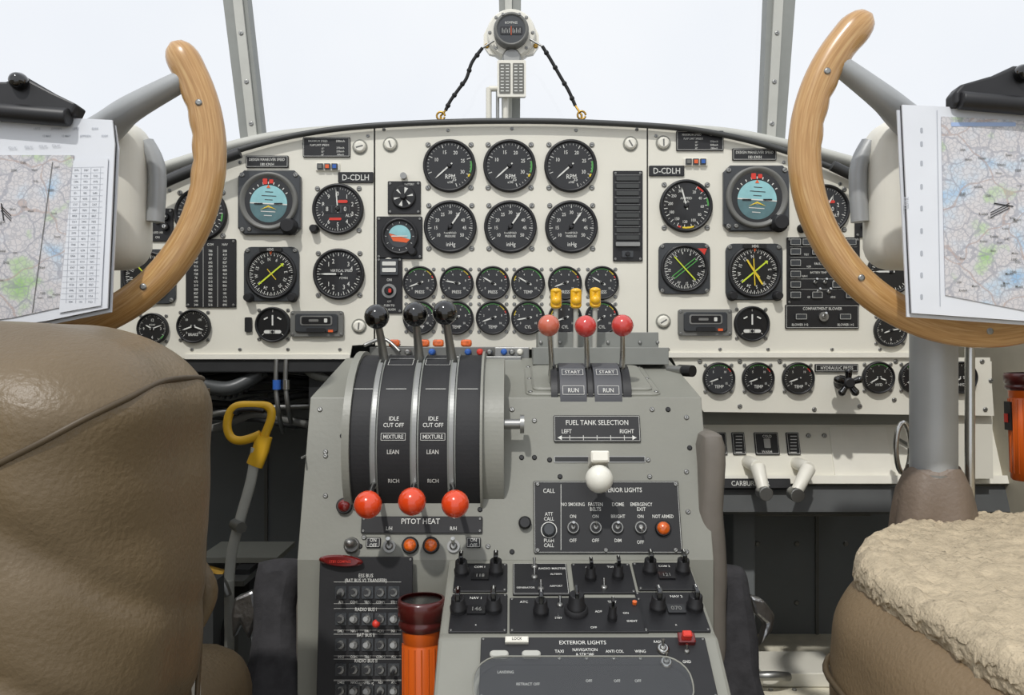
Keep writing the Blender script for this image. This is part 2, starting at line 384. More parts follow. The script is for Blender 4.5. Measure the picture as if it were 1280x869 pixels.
for u,v in((480,162),(796,162),(640,161),(560,163),(720,163),(820,170),(460,170),(212,238),(300,203),(380,180),(980,203),(1050,230),(896,172),(240,437),(300,437),(360,437),(425,437),(835,437),(900,437),(960,437),(1040,437),(1100,437),(160,420),(800,425),(478,420),(1080,243)):
    x,y,k=FM.p(u,v); b.screw(x,y,2.3*k,0)
b.done()
def gauge(name,u,v,r,fr=None,a0=225,a1=-45,nmaj=10,nmin=4,nums=(),needles=(),labels=(),arcs_=(),fl='round',face=None,tick=WHT,nh=.14,extra=None,nr=.56):
    fr=fr or FM; M,k=fr.sub(u,v); b=B(name,M); R=r*k; rx=lambda t:math.radians(t)
    bz=BLK
    if fl=='sq': b.rp(0,0,2.22*R,2.2*R,.3*R,0,.004,FACE2,.001); bz=BLK
    if fl=='sq':
        for sx in(-1,1):
            for sy in(-1,1): b.screw(sx*.95*R,sy*.95*R,.09*R,.004)
    else:
        for sx in(-1,1):
            for sy in(-1,1): b.screw(sx*.84*R,sy*.84*R,.085*R+.0008,0)
    b.lathe(0,0,[(R*1.03,0),(R*1.03,.006),(R*.99,.008),(R*.93,.008),(R*.9,.0045)],bz,48,cap=False)
    b.disc(0,0,R*.93,.0045,face or FACE,48)
    z=.005
    for i in range(nmaj+1):
        a=rx(a0+(a1-a0)*i/nmaj); c,s=math.cos(a),math.sin(a); b.line(c*R*.73,s*R*.73,c*R*.87,s*R*.87,R*.026,z,tick)
        if i<nmaj:
            for j in range(1,nmin+1):
                a=rx(a0+(a1-a0)*(i+j/(nmin+1))/nmaj); c,s=math.cos(a),math.sin(a); b.line(c*R*.8,s*R*.8,c*R*.87,s*R*.87,R*.014,z,tick)
    for p,q,m in arcs_: b.arc(0,0,R*.82,R*.885,p,q,z+.0003,m)
    for i,t in enumerate(nums):
        if t=='': continue
        a=rx(a0+(a1-a0)*i/(len(nums)-1)); b.text(t,math.cos(a)*R*nr,math.sin(a)*R*nr,R*nh,z,tick)
    for t,x,y,h in labels: b.text(t,x*R,y*R,h*R,z,tick)
    if extra: extra(b,R,z)
    for a,l,w,m in needles:
        a=rx(a);c,s=math.cos(a),math.sin(a)
        b.poly([(-c*R*.15-s*w*R*.5,-s*R*.15+c*w*R*.5),(-c*R*.15+s*w*R*.5,-s*R*.15-c*w*R*.5),(c*R*l*.75+s*w*R*.5,s*R*l*.75-c*w*R*.5),(c*R*l,s*R*l),(c*R*l*.75-s*w*R*.5,s*R*l*.75+c*w*R*.5)],z+.0012,m)
    if needles: b.lathe(0,0,[(R*.09,z),(R*.09,z+.002),(R*.05,z+.0028)],BLK,14)
    return b.done()
for i,u in enumerate((562,637,713)):
    gauge('tachometer',u,208,32,a0=200,a1=-70,nmaj=6,nums=('','10','15','20','25','30','35'),labels=(('RPM',.03,-.42,.18),('x100',.03,-.64,.09)),arcs_=((12,-18,GRN),(-22,-30,YMK),),needles=((222,.75,.055,WHT),))
    gauge('manifold_pressure_gauge',u+1,284,32,a0=215,a1=-35,nmaj=8,nums=('10','15','20','25','30','35','40','45','50'),labels=(('inHg',.02,-.68,.16),('MANIFOLD',0,-.24,.08),('PRESSURE',0,-.37,.08)),needles=((55,.72,.06,WHT),(230,.3,.09,BLK)),nh=.13)
def eg(nm,lab,tail):
    def f(u,v,ang):
        gauge(nm,u,v,20.5,a0=215,a1=-35,nmaj=5,nmin=3,nums=('0','2','4','6','8','10'),labels=((lab,0,-.55,.19),),arcs_=((140,60,GRN),(60,35,YMK),(30,20,RMK)) if tail else ((110,20,GRN),(170,150,YMK)),needles=((ang,.7,.08,WHT),(ang+180,.25,.12,WHT)),nh=.13)
    return f
for i,u in enumerate((525,571,616,660,706,752)):
    eg(*[('oil_pressure_gauge','PRESS',1),('oil_pressure_gauge','PRESS',1),('fuel_pressure_gauge','PRESS',1),('oil_temperature_gauge','TEMP',0),('fuel_pressure_gauge','PRESS',1),('oil_pressure_gauge','PRESS',1)][i])(u,354,random.choice((150,200,215,170)))
    eg(*[('oil_temperature_gauge','TEMP',0),('oil_temperature_gauge','TEMP',0),('oil_temperature_gauge','TEMP',1),('cylinder_temperature_gauge','CYL',0),('cylinder_temperature_gauge','CYL',0),('cylinder_temperature_gauge','CYL',1)][i])(u,397.5,random.choice((200,215,190)))
def att(name,u,v,R0,wpx,hpx,tilt):
    M,k=FM.sub(u,v); b=B(name,M); R=R0*k
    w,h=wpx*k/2,hpx*k/2; c=.2
    b.prism([(w,h*(1-c)),(w*(1-c),h),(-w*(1-c),h),(-w,h*(1-c)),(-w,-h*(1-c)),(-w*(1-c),-h),(w*(1-c),-h),(w,-h*(1-c))],0,.008,FACE2,.002)
    cy=R*.03
    b.lathe(0,cy,[(R*1.04,.008),(R*1.02,.014),(R*.94,.014),(R*.84,.009)],GREY2,48,cap=False)
    b.disc(0,cy,R*.9,.0095,FACE,48)
    t=math.radians(tilt); rb=.66; oy=-R*.06
    up=[(R*rb*math.cos(t+math.pi*i/24),oy+R*rb*math.sin(t+math.pi*i/24)) for i in range(25)]
    dn=[(R*rb*math.cos(t+math.pi+math.pi*i/24),oy+R*rb*math.sin(t+math.pi+math.pi*i/24)) for i in range(25)]
    b.poly(up,.0100,TEAL); b.poly(dn,.0100,BRN)
    dx,dy=math.cos(t),math.sin(t)
    b.line(-dx*R*rb,oy-dy*R*rb,dx*R*rb,oy+dy*R*rb,R*.04,.0104,WHT)
    for j in(-.42,-.28,-.14,.14,.28,.42):
        l=.14 if abs(j)!=.28 else .26; b.line(-dx*R*l-dy*j*R,oy-dy*R*l+dx*j*R,dx*R*l-dy*j*R,oy+dy*R*l+dx*j*R,R*.025,.0104,WHT if j<0 else FACE2)
    for a in(30,45,60,75,90,105,120,135,150):
        a=math.radians(a); b.line(R*.7*math.cos(a),oy+R*.7*math.sin(a),R*.78*math.cos(a),oy+R*.78*math.sin(a),R*.035,.0104,WHT)
    b.poly([(-R*.07,R*.5),(R*.07,R*.5),(0,R*.62)],.0108,OMK)
    b.rp(-R*.12,R*.73,R*.16,R*.2,R*.03,.0097,.0107,RMK);b.rp(R*.1,R*.73,R*.14,R*.14,R*.03,.0097,.0107,RMK)
    b.line(-R*.5,oy,-R*.2,oy,R*.05,.0112,BLK);b.line(R*.5,oy,R*.2,oy,R*.05,.0112,BLK)
    b.poly([(-R*.3,oy-R*.22),(0,oy-R*.06),(R*.3,oy-R*.22),(0,oy-R*.12)],.0112,YMK)
    for sx in(-1,1):
        for sy in(-1,1): b.screw(sx*w*.85,sy*h*.85,R*.09,.008)
    b.knob(w*.66,-h*.76,R*.27,.016,.008,ptr=False); b.screw(-w*.62,-h*.84,R*.08,.008)
    b.done()
att('attitude_indicator',338,254,35,78,80,-3); att('attitude_indicator',944,249,37,82,82,-4)
def hsi(b,R,z):
    for a in range(0,360,30):
        q=math.radians(a+8); b.text({0:'E',90:'N',180:'W',270:'S'}.get(a,str(a//10)),R*.6*math.cos(q),R*.6*math.sin(q),R*.13,z,WHT,rot=q-math.pi/2)
    b.line(-R*.5,-R*.42,R*.5,R*.42,R*.06,z+.001,LGRN); b.line(-R*.15,R*.2,R*.2,-R*.22,R*.03,z+.0012,YMK)
    b.poly([(R*.5,R*.42),(R*.38,R*.42),(R*.5,R*.28)],z+.0014,LGRN)
    b.rp(0,R*.98,R*.9,R*.16,.001,.005,.009,FACE); b.text('HDG',0,R*.98,R*.1,.0093,WHT)
    for s in(-1,1): b.knob(s*R*.88,-R*.95,R*.17,.012,.004,ptr=False)
    b.poly([(-R*.06,R*.9),(R*.06,R*.9),(0,R*.76)],z+.002,OMK)
def hsi2(b,R,z):
    hsi(b,R,z); b.line(-R*.3,R*.45,R*.3,-R*.5,R*.07,z+.002,YMK); b.line(-R*.05,R*.5,0,-R*.55,R*.04,z+.0025,YMK)
gauge('horizontal_situation_indicator',340,343,31,a0=360,a1=0,nmaj=36,nmin=1,fl='sq',extra=hsi)
gauge('horizontal_situation_indicator',942,340,32,a0=360,a1=0,nmaj=36,nmin=1,fl='sq',extra=hsi2)
def rmi(b,R,z):
    for a in range(0,360,30):
        q=math.radians(a+8); b.text(str(a//10),R*.66*math.cos(q),R*.66*math.sin(q),R*.12,z,WHT,rot=q-math.pi/2)
    for d in(-.06,.06): b.line(-R*.5-d*R*.7,-R*.4+d*R*.8,R*.5-d*R*.7,R*.4+d*R*.8,R*.04,z+.001,GRN)
    b.line(-R*.45,R*.5,R*.45,-R*.5,R*.05,z+.002,LGRN); b.poly([(R*.5,R*.85),(R*.95,R*.85),(R*.8,R*.5)],z+.002,RMK)
gauge('radio_magnetic_indicator',855,336,29,a0=360,a1=0,nmaj=36,nmin=1,fl='sq',extra=rmi)
def alt(b,R,z):
    b.rp(-.05*R,.0*R,1.1*R,.3*R,.02*R,z,z+.0008,FACE2)
    for i,t in enumerate('810'): b.rp((-.42+i*.36)*R,0,.3*R,.26*R,.02*R,z+.0008,z+.0012,BLK); b.text(t,(-.42+i*.36)*R,0,.18*R,z+.0014,WHT)
    b.rp(.2*R,.3*R,.4*R,.12*R,.01,z,z+.0008,RMK); b.text('ALT',.45*R,-.25*R,.13*R,z,WHT); b.rp(-.1*R,-.4*R,.5*R,.1*R,.01,z,z+.0006,RMK)
    b.knob(-R*.95,-R*.8,R*.16,.014,0,ptr=False)
gauge('altimeter',423,262,31,a0=90,a1=-270,nmaj=10,nmin=4,nums=('0','1','2','3','4','5','6','7','8','9',''),extra=alt,needles=((95,.8,.05,WHT),),nh=.17,nr=.62)
gauge('vertical_speed_indicator',424,343,31,a0=360,a1=0,nmaj=24,nmin=1,nums=('','','4','3','','2','1','','','','1','2','','','3','4',''),labels=(('VERTICAL SPEED',.12,.14,.1),('FT/MIN',.2,-.16,.09)),needles=((180,.72,.07,WHT),),nh=.18)
gauge('airspeed_indicator',857,258,32,a0=60,a1=-250,nmaj=16,nmin=1,nums=('20','40','60','80','100','120','150','180','200','250','300'),labels=(('AIRSPEED',0,.3,.09),('km/h',0,.17,.09)),arcs_=((60,40,RMK),(20,0,GRN),(-70,-100,YMK),(-105,-112,RMK)),needles=((105,.75,.055,WHT),),nh=.11,nr=.62)
gauge('airspeed_indicator',252,268,32,a0=60,a1=-250,nmaj=16,nmin=1,nums=('20','40','60','80','100','120','150','180','200','250','300'),arcs_=((80,60,RMK),(0,-20,GRN),(-70,-85,YMK)),needles=((105,.75,.055,WHT),),nh=.11,nr=.62)
gauge('altimeter',1030,262,30,a0=90,a1=-270,nums=('0','1','2','3','4','5','6','7','8','9',''),extra=alt,needles=((60,.7,.06,WHT),),nh=.17)
gauge('radio_magnetic_indicator',186,346,31,a0=360,a1=0,nmaj=36,nmin=1,fl='sq',extra=rmi)
gauge('clock',192,411,19,a0=90,a1=-270,nmaj=12,nums=('12','3','6','9',''),needles=((150,.5,.08,WHT),(20,.7,.06,WHT)),labels=(('8 DAY',0,.25,.12),),arcs_=((330,310,GRN),),nh=.18)
gauge('brake_pressure_gauge',243,408,20.5,a0=225,a1=-45,nmaj=6,nums=('0','50','100','150'),needles=((200,.7,.08,WHT),(340,.7,.08,WHT)),labels=(('BRAKE',0,-.5,.17),),nh=.13)
gauge('vertical_speed_indicator',1112,340,28,a0=360,a1=0,nmaj=24,nmin=1,labels=(('VERTICAL',0,.2,.12),),needles=((180,.72,.08,WHT),))
gauge('clock',1112,413,20,a0=90,a1=-270,nmaj=12,nums=('12','3','6','9',''),needles=((10,.6,.08,WHT),(200,.5,.08,WHT)),nh=.18)
def turn(b,R,z):
    b.lathe(0,0,[(R*.95,.0045),(R*.95,.0065),(R*.9,.007)],FACE2,30,cap=False)
    b.rp(0,-.42*R,1.0*R,.2*R,.1*R,z,z+.001,WHT); b.disc(0,-.42*R,.09*R,z+.0014,BLK)
    for s in(-1,1): b.line(s*.13*R,-.52*R,s*.13*R,-.32*R,.03*R,z+.0015,BLK)
    b.line(0,-.05*R,0,.55*R,.09*R,z+.001,WHT); b.line(-.5*R,.3*R,-.28*R,.42*R,.08*R,z+.001,WHT); b.line(.5*R,.3*R,.28*R,.42*R,.08*R,z+.001,WHT)
gauge('turn_and_slip_indicator',342,406,21.5,nmaj=2,nmin=0,extra=turn); gauge('turn_and_slip_indicator',939,405,21.5,nmaj=2,nmin=0,extra=turn)
# plates
def plate(name,u0,v0,u1,v1,items=(),fr=None,m=None,border=True,th=.003,rad=.0015,scr=True,fn=None):
    fr=fr or FM; x,y,w,h=fr.rect(u0,v0,u1,v1); b=B(name,fr.M@Matrix.Translation((x,y,0)))
    b.rp(0,0,w,h,rad,0,th,m or BLK,.0005); k=fr.p((u0+u1)/2,(v0+v1)/2)[2]
    if border: b.frm(0,0,w-2.6*k,h-2.6*k,.4*k,th+.0003,WHT)
    for t in items:
        s,u,v,hp=t[:4]; px,py,kk=fr.p(u,v); b.text(s,px-x,py-y,hp*kk*.97,th+.0005,WHT,sx=t[4] if len(t)>4 else 1)
    if scr and not border:
        for sx in(-1,1):
            for sy in(-1,1): b.screw(sx*(w/2-3*k),sy*(h/2-3*k),1.7*k,th)
    L=lambda u,v:(fr.p(u,v)[0]-x,fr.p(u,v)[1]-y)
    if fn: fn(b,L,k,th)
    return b.done()
for dx,dy in((0,0),(466,-8)):
    plate('speed_limit_placard',379+dx,172+dy,438+dx,197+dy,[('MAXIMUM SPEED',398+dx,177+dy,2.7),('330km/h',426+dx,177+dy,2.7),('FLAP LIMIT SPEEDS',400+dx,182+dy,2.5),('15°',404+dx,186.5+dy,2.4),('270km/h',426+dx,185.5+dy,2.4),('30°',404+dx,190.3+dy,2.4),('220km/h',426+dx,189.8+dy,2.4),('60°',404+dx,194+dy,2.2),('180km/h',426+dx,193.9+dy,2.2)])
plate('manoeuvre_speed_placard',308,195,361,210,[('DESIGN MANEUVER SPEED',334.5,200,3.4,.95),('180 KM/H',334.5,206,3.6)])
plate('manoeuvre_speed_placard',915,186,970,201,[('DESIGN MANEUVER SPEED',942.5,191,3.5,.97),('180 KM/H',942.5,197,3.6)])
plate('registration_placard',423,215.5,467,229,[('D-CDLH',445,222.3,7.5,1.05)],border=False,scr=False); plate('registration_placard',811,207.5,855,220.5,[('D-CDLH',833,214,7.5,1.05)],border=False,scr=False)
for u,v in((410,209),(869,203)):
    def f(b,L,k,th,u=u,v=v):
        for i,m in enumerate((GREY2,OMK,BLU)):
            x,y=L(u-9+i*9,v); b.rp(x,y,7.4*k,7.4*k,.5*k,th,th+.003,FACE2); b.rp(x,y,4.6*k,4.6*k,.5*k,th+.003,th+.004,m)
    plate('marker_beacon_lights',u-15,v-5,u+15,v+5,border=False,scr=False,m=CREAM2,fn=f)
def f(b,L,k,th):
    for j in range(15):
        for c in range(3):
            x,y=L(246+c*18,314+j*4.8); b.text(str(random.randint(10,999)),x,y,2.9*k,th+.0005,WHT)
    for c in range(2):
        x0,y0=L(255+c*18,308); x1,y1=L(255+c*18,384); b.line(x0,y0,x1,y1,.4*k,th+.0004,WHT)
plate('frequency_placard',233,299,295.5,384.5,[('RADIO',246,306,3),('COM',264,306,3),('NAV',282,306,3)],fn=f,border=False)
def f(b,L,k,th):
    for u in(187,208):
        for v in(272,284): 
            x,y=L(u,v); b.lathe(x,y,[(5*k,th),(4.5*k,th+.006)],BLK,14); b.screw(x,y,3*k,th+.006,CHR)
    x,y=L(198,278); b.toggle(x,y,3*k,th)
plate('fuel_selector_switch_plate',180,261,217,302,[('OFF',198,266,3),('ON',198,297,3),('BLEED AIR',198,291,2.6)],fn=f,border=False)
plate('warning_placard',158,289,178,300,[('WARN LT',168,294,2.5)]); plate('warning_placard',152,302,178,313,[('PUSH',166,307,3)])
plate('warning_placard',162,318,188,333,[('ADF',174,325,4)])
def f(b,L,k,th):
    for u,v in((1080,266),(1095,266),(1080,284),(1095,284)):
        x,y=L(u,v); b.lathe(x,y,[(5*k,th),(4.5*k,th+.006)],BLK,14); b.screw(x,y,3*k,th+.006,CHR)
plate('fuel_selector_switch_plate',1068,254,1107,297,[('CHIP',1087,259,3),('TEST',1087,292,3)],fn=f,border=False)
plate('warning_placard',1110,280,1130,294,[('FLAPS',1120,287,2.5)]);plate('warning_placard',1118,297,1140,306,[('ADF',1129,301,3)])
def f(b,L,k,th):
    x,y=L(505,247); b.lathe(x,y,[(15*k,th),(15*k,th+.003),(13.5*k,th+.004)],BLK,32)
    for a in(60,120,180,240,300,0):
        q=math.radians(a+12); s=.2 if a in(60,240) else .12
        b.poly([(x+math.cos(q-s)*12*k,y+math.sin(q-s)*12*k),(x+math.cos(q+s)*12*k,y+math.sin(q+s)*12*k),(x+math.cos(q)*4*k,y+math.sin(q)*4*k)],th+.0045,WHT)
    b.knob(x,y,3.5*k,.008,th+.004,ptr=False)
    x,y=L(505,221); b.lathe(x,y,[(4*k,-.001),(4*k,.01)],STL,14)
plate('vacuum_indicator',485,227,526,268,[('BATTERY',512,231,2.5)],fn=f,border=False)
def f(b,L,k,th):
    x,y=L(500,296); b.lathe(x,y,[(23*k,th),(23*k,th+.005),(20*k,th+.006),(19*k,th+.002)],BLK,36,cap=False)
    b.disc(x,y,20*k,th+.002,FACE)
    q=-.3
    up=[(x+14*k*math.cos(q+math.pi*i/16),y+14*k*math.sin(q+math.pi*i/16)) for i in range(17)]; dn=[(x+14*k*math.cos(q+math.pi*i/16),y+14*k*math.sin(q+math.pi*i/16)) for i in range(16,33)]
    b.poly(up,th+.003,TEAL); b.poly(dn,th+.003,FACE2); b.poly([(x-13*k,y+3.6*k),(x+13*k,y-4*k),(x+9*k,y-8*k),(x-8*k,y-6*k)],th+.0034,OMK); b.line(x-10*k,y,x+10*k,y,1.4*k,th+.004,WHT)
    for a in range(0,360,30): a=math.radians(a); b.line(x+16*k*math.cos(a),y+16*k*math.sin(a),x+18*k*math.cos(a),y+18*k*math.sin(a),.6*k,th+.003,WHT)
    x,y=L(516,315); b.knob(x,y,5*k,.012,th,ptr=False)
plate('standby_attitude_indicator',471,271,528,324,fn=f,border=False)
def f(b,L,k,th):
    x,y=L(487,334); b.rp(x,y,22*k,20*k,1*k,th,th+.003,FACE2)
    for v in(330,338): x,y=L(487,v); b.rp(x,y,17*k,5*k,1*k,th+.003,th+.004,WHT)
    x,y=L(487,364); b.lathe(x,y,[(9*k,th),(9*k,th+.003)],STL,20); b.lathe(x,y,[(5.5*k,th+.003),(5.5*k,th+.009),(4*k,th+.011)],BLK,18); b.rp(x+2*k,y,3.5*k,5*k,1*k,th+.01,th+.012,RMK)
plate('avionics_switch_plate',471,322,503,392,[('PUSH TO',487,382,2.8),('ADJ ALIGN',487,387,2.8),('ON',487,350,3.4),('OFF',487,377,2.6)],fn=f,border=False)
def f(b,L,k,th):
    for j in range(9):
        x,y=L(784,224+j*9.2); b.rp(x,y,28*k,5.2*k,.6*k,th,th+.003,mat('slider_grey','3c3e3d',.5)); b.line(x-16*k,y+4.6*k,x+16*k,y+4.6*k,.5*k,th+.0006,STL)
    x,y=L(784,306); b.rp(x,y,30*k,5*k,1*k,th,th+.006,STL)
    x,y=L(784,318); b.rp(x,y,14*k,8*k,1*k,th,th+.002,FACE2); b.knob(x,y,3*k,.006,th,ptr=False)
plate('annunciator_light_strip',766,214,803,327,fn=f,border=False,m=BLK)
def radio(u0,v0,u1,v1):
    def f(b,L,k,th):
        uc,vc=(u0+u1)/2,(v0+v1)/2
        x,y=L(uc,vc-1); b.rp(x,y,(u1-u0-13)*k,(v1-v0-9)*k,3*k,th,th+.003,FACE2,.001); b.rp(x,y+3*k,(u1-u0-26)*k,12*k,3*k,th+.003,th+.004,STL)
        b.rp(x,y+3*k,(u1-u0-30)*k,9*k,2*k,th+.004,th+.0045,FACE)
        b.rp(x-3*k,y+3*k,12*k,3*k,1*k,th+.0045,th+.005,STL); b.rp(x+12*k,y+3*k,4*k,5*k,1*k,th+.0045,th+.005,WHT)
        b.rp(x,y-9*k,24*k,5*k,2*k,th+.003,th+.006,BLK)
        x,y=L(uc+18,vc+9);b.rp(x,y,6*k,3*k,.5*k,th+.003,th+.005,OMK)
    plate('transponder_unit',u0,v0,u1,v1,fn=f,border=False,th=.006,rad=.004,m=GREY2)
radio(364,389,430,421); radio(847,387,914,420)
b=B('rocker_switch',FM.sub(311,406)[0]); b.rp(0,0,.011,.024,.002,0,.004,BLK); b.done()
def f(b,L,k,th):
    for j,(v,cols) in enumerate(((303,(993,1008,1023)),(315,(993,1020)),(329,(993,1045,1062)),(343,(993,1045)),(356,(993,1045,1060)),(303,(1045,1062)),(369,(993,1020,1062)))):
        for u in cols: x,y=L(u,v); b.rp(x,y,13*k,8*k,1*k,th,th+.003,FACE2); b.frm(x,y,12*k,7*k,.4*k,th+.0034,WHT)
    for u,v in((1018,353),(1030,353),(1042,353),(1022,365),(1035,365)): x,y=L(u,v); b.toggle(x,y,2.6*k,th)
    for v in(309,322,336,349,362): x0,y0=L(987,v); x1,y1=L(1070,v); b.line(x0,y0,x1,y1,.3*k,th+.0004,WHT)
    for j,(u,v) in enumerate(((1008,310),(1030,310),(1050,310),(1007,322),(1035,322),(1060,322),(1010,337),(1060,337),(1005,349),(1060,349),(1010,375),(1040,375))):
        x,y=L(u,v-3.5); b.text(('VOR','ADF','NAV1','TEST','GS','HDG')[j%6],x,y,2.4*k,th+.0005,WHT)
plate('annunciator_panel',983,297,1074,381,[('FAULT',1022,330,3),('BATTERY TEMP',1022,341,2.6)],fn=f,border=False)
def f(b,L,k,th):
    for u in(1000,1055): x,y=L(u,396); b.rp(x,y,14*k,7*k,1*k,th,th+.003,FACE2); b.frm(x,y,13*k,6*k,.4*k,th+.0034,WHT)
    x,y=L(1028,396); b.lathe(x,y,[(6*k,th),(6*k,th+.004)],STL,16); b.toggle(x,y,3*k,th+.003)
plate('compartment_blower_plate',981,381,1073,411,[('COMPARTMENT BLOWER',1027,386,3.6),('BLOWER 1+2',999,406,3),('BLOWER 1+2',1056,406,3)],fn=f)
# ================= lower right panels
b=B('lower_instrument_panel',FM.M)
b.prism(pts(FM,[(840,447),(1238,447),(1243,520),(880,515),(862,490)]),-.006,-.001,CREAM)
b.prism(pts(FM,[(1200,452),(1245,452),(1247,600),(1200,600)]),-.02,-.012,CREAM)
for u,v in((875,452),(925,452),(975,452),(1018,512),(1120,452),(1185,452),(1228,452),(1232,512),(1118,500),(1165,500),(925,508),(1075,508),(1239,476)):
    x,y,k=FM.p(u,v); b.screw(x,y,3*k,-.001)
b.done()
for u,nm in((898,'cylinder_temperature_gauge'),(947,'oil_temperature_gauge'),(997,'oil_temperature_gauge')):
    gauge(nm,u,473,19.5,a0=215,a1=-35,nmaj=5,nums=('0','5','10','15'),arcs_=((130,50,GRN),(50,30,RMK)),labels=(('TEMP',0,-.52,.2),),needles=((200,.7,.08,WHT),))
for u in(1097,1143,1200): gauge('hydraulic_pressure_gauge',u,472,19.5,a0=215,a1=-35,nmaj=6,nums=('0','1','2','3'),arcs_=((130,50,GRN),) if u<1190 else (),labels=(('HYD',0,-.45,.18),),needles=((210,.7,.08,WHT),(-20,.5,.08,WHT)))
plate('hydraulic_placard',1018,455,1072,465,[('HYDRAULIC PRESS',1045,460,4.2,1)])
M,k=FM.sub(1051,478); b=B('hydraulic_valve_handle',M)
b.lathe(0,0,[(9*k,-.001),(9*k,.02),(5*k,.025),(5*k,.03)],BLK,20)
for a in range(0,360,72):
    q=math.radians(a+18); b.tube([(0,0,.028),(math.cos(q)*15*k,math.sin(q)*15*k,.03)],lambda t:(3+2*t)*k,GBLK,10,k=0); b.sph((math.cos(q)*14*k,math.sin(q)*14*k,.03),4.8*k,GBLK,12)
b.lathe(0,0,[(7*k,.022),(7*k,.034),(5*k,.036)],BLK,20); b.done()
FL=Fr(515,1.38,606,1.34)
b=B('carburettor_heat_panel',FL.M)
b.prism(pts(FL,[(860,518),(1262,518),(1258,600),(882,600)]),-.008,0,CREAM)
b.prism(pts(FL,[(860,512),(1262,512),(1262,531),(870,531)]),0,.004,GREY)
x,y,w,h=FL.rect(1040,534,1112,604); b.rp(x,y,w,h,.006,0,.002,CREAM2)
x,y,w,h=FL.rect(880,596,1262,606); b.rp(x,y,w,h,.004,-.01,.012,CREAM2)
x,y,w,h=FL.rect(880,608,1262,640); b.rp(x,y,w,h,.004,-.03,0,mat('duct_grey','505252',.5))
for u,v in((1010,545),(1030,545),(1010,590),(1045,600),(1107,600),(1215,545),(1222,570),(1235,600),(1125,600),(875,560)): x,y,k=FL.p(u,v); b.screw(x,y,3*k,.002)
b.done()
for u0,u1 in((884,908),(943,973)):
    def f(b,L,k,th,u0=u0,u1=u1):
        x,y=L((u0+u1)/2,555); b.rp(x,y,8*k,12*k,1*k,th,th+.002,STL)
    plate('carburettor_air_indicator',u0,541,u1,569,[('COLD',(u0+u1)/2,546,3.6),('WARM',(u0+u1)/2,565,3.6)],fr=FL,fn=f)
for u in(922,990):
    def f(b,L,k,th,u=u):
        for j in range(6):
            x,y=L(u+1,546+j*4); b.line(x-4*k,y,x+4*k,y,1*k,th+.0005,WHT)
    plate('carburettor_scale',u-7,541,u+9,569,fr=FL,fn=f)
for u,v in((940,588),(1002,590)):
    b=B('carburettor_heat_lever'); p=W(u,v-8,1.33); q=W(u+(15 if u<960 else -8),v+28,1.27)
    b.tube([p+Vector((0,.04,0)),p+Vector((0,-.03,0))],.011,CREAM2,14,k=0)
    b.tube([p+Vector((0,-.03,0)),q],lambda t:.012-.003*t,CREAM2,14,k=0)
    b.tube([q+Vector((-.0,.012,0)),q+Vector((0,-.012,0))],.011,STL,14,k=0); b.done(.001)
plate('carburettor_placard',883,600,985,612,[('CARBURETOR',935,606,6.4)],fr=FL,border=False,scr=False,th=.014)
b=B('chrome_door_handle'); c=W(1129,560,1.2)
b.tube([c+Vector((.011*math.cos(a*math.pi/10),0,.038*math.sin(a*math.pi/10))) for a in range(21)],.004,CHR,10,k=0)
b.tube([c+Vector((.011,0,0)),c+Vector((.04,.1,0))],.005,CHR,8); b.done()
# ================= UNDER-PANEL LEFT
b=B('wiring_loom')
for i in range(14):
    v=452+i*6; b.tube([W(200,v+random.uniform(-6,6),1.42),W(260,v+random.uniform(-14,12),1.37),W(320,v+random.uniform(-18,10),1.35),W(380,v+random.uniform(-14,10),1.37),W(460,v+random.uniform(-8,8),1.42)],random.choice((.002,.003,.004,.006,.008)),random.choice((CORD,CORD,GREY2,RUB,DARK)),8)
b.tube([W(236,462,1.33),W(255,480,1.32),W(290,485,1.31),W(330,463,1.33)],.012,mat('ribbed_hose','444646',.4),10)
for i in range(14):
    t=i/13; p=W(240+88*t,464+26*math.sin(math.pi*t),1.325); b.sph(p,.0125,mat('ribbed_hose','444646',.4),10,sq=(.35,1,1))
b.tube([W(258,520,1.34),W(300,512,1.33),W(390,507,1.36)],.005,STL,8)
b.tube([W(380,455,1.33),W(392,468,1.32),W(420,475,1.33)],.008,WFR,8)
b.done()
b=B('hydraulic_pipe')
for u,v0,v1 in((346,445,520),(358,445,515)):
    b.tube([W(u,v0,1.3),W(u-1,(v0+v1)/2,1.3),W(u+3,v1,1.31),W(u+8,v1+20,1.4)],.004,STL,10); b.tube([W(u,475,1.3),W(u,487,1.3)],.007,BLU if u<350 else CHR,6,k=0)
b.done()
b=B('under_panel_bracket')
b.box(W(300,455,1.4),(.24,.1,.012),DARK); b.box(W(415,470,1.36),(.03,.04,.05),DARK); b.box(W(280,470,1.5),(.14,.04,.03),GREY2)
b.done(.002)
b=B('hand_pump_lever')
d=1.12
b.tube([W(u,v,d) for u,v in((326,566),(331,545),(339,522),(336,509),(318,507),(297,508),(287,517),(284,534),(289,547),(300,551),(314,548),(326,543))],.0062,YELD,10,flat=.8)
b.tube([W(u,v,d-.004) for u,v in((294,518),(299,513),(318,512),(330,514))],.0038,BLK,8)
b.tube([W(330,545,d),W(326,562,d),W(318,582,d)],.012,YELD,12,k=0,flat=.5)
b.tube([W(u,v,d) for u,v in((320,560),(314,600),(300,650),(290,690),(286,730))],.0075,WFR2,10,flat=.6)
b.tube([W(286,725,d),Vector((W(286,725,d).x,d,0))],.0078,WFR2,10,k=0)
b.tube([W(293,655,d),W(302,660,d-.02)],.008,STL,8,k=0)
b.done()
b=B('under_panel_bracket')
b.box(W(280,715,1.2),(.05,.06,.004),STL); b.box(W(310,730,1.2),(.012,.03,.03),DARK); b.tube([W(250,712,1.15),W(280,720,1.15)],.009,BRASS,10,k=0)
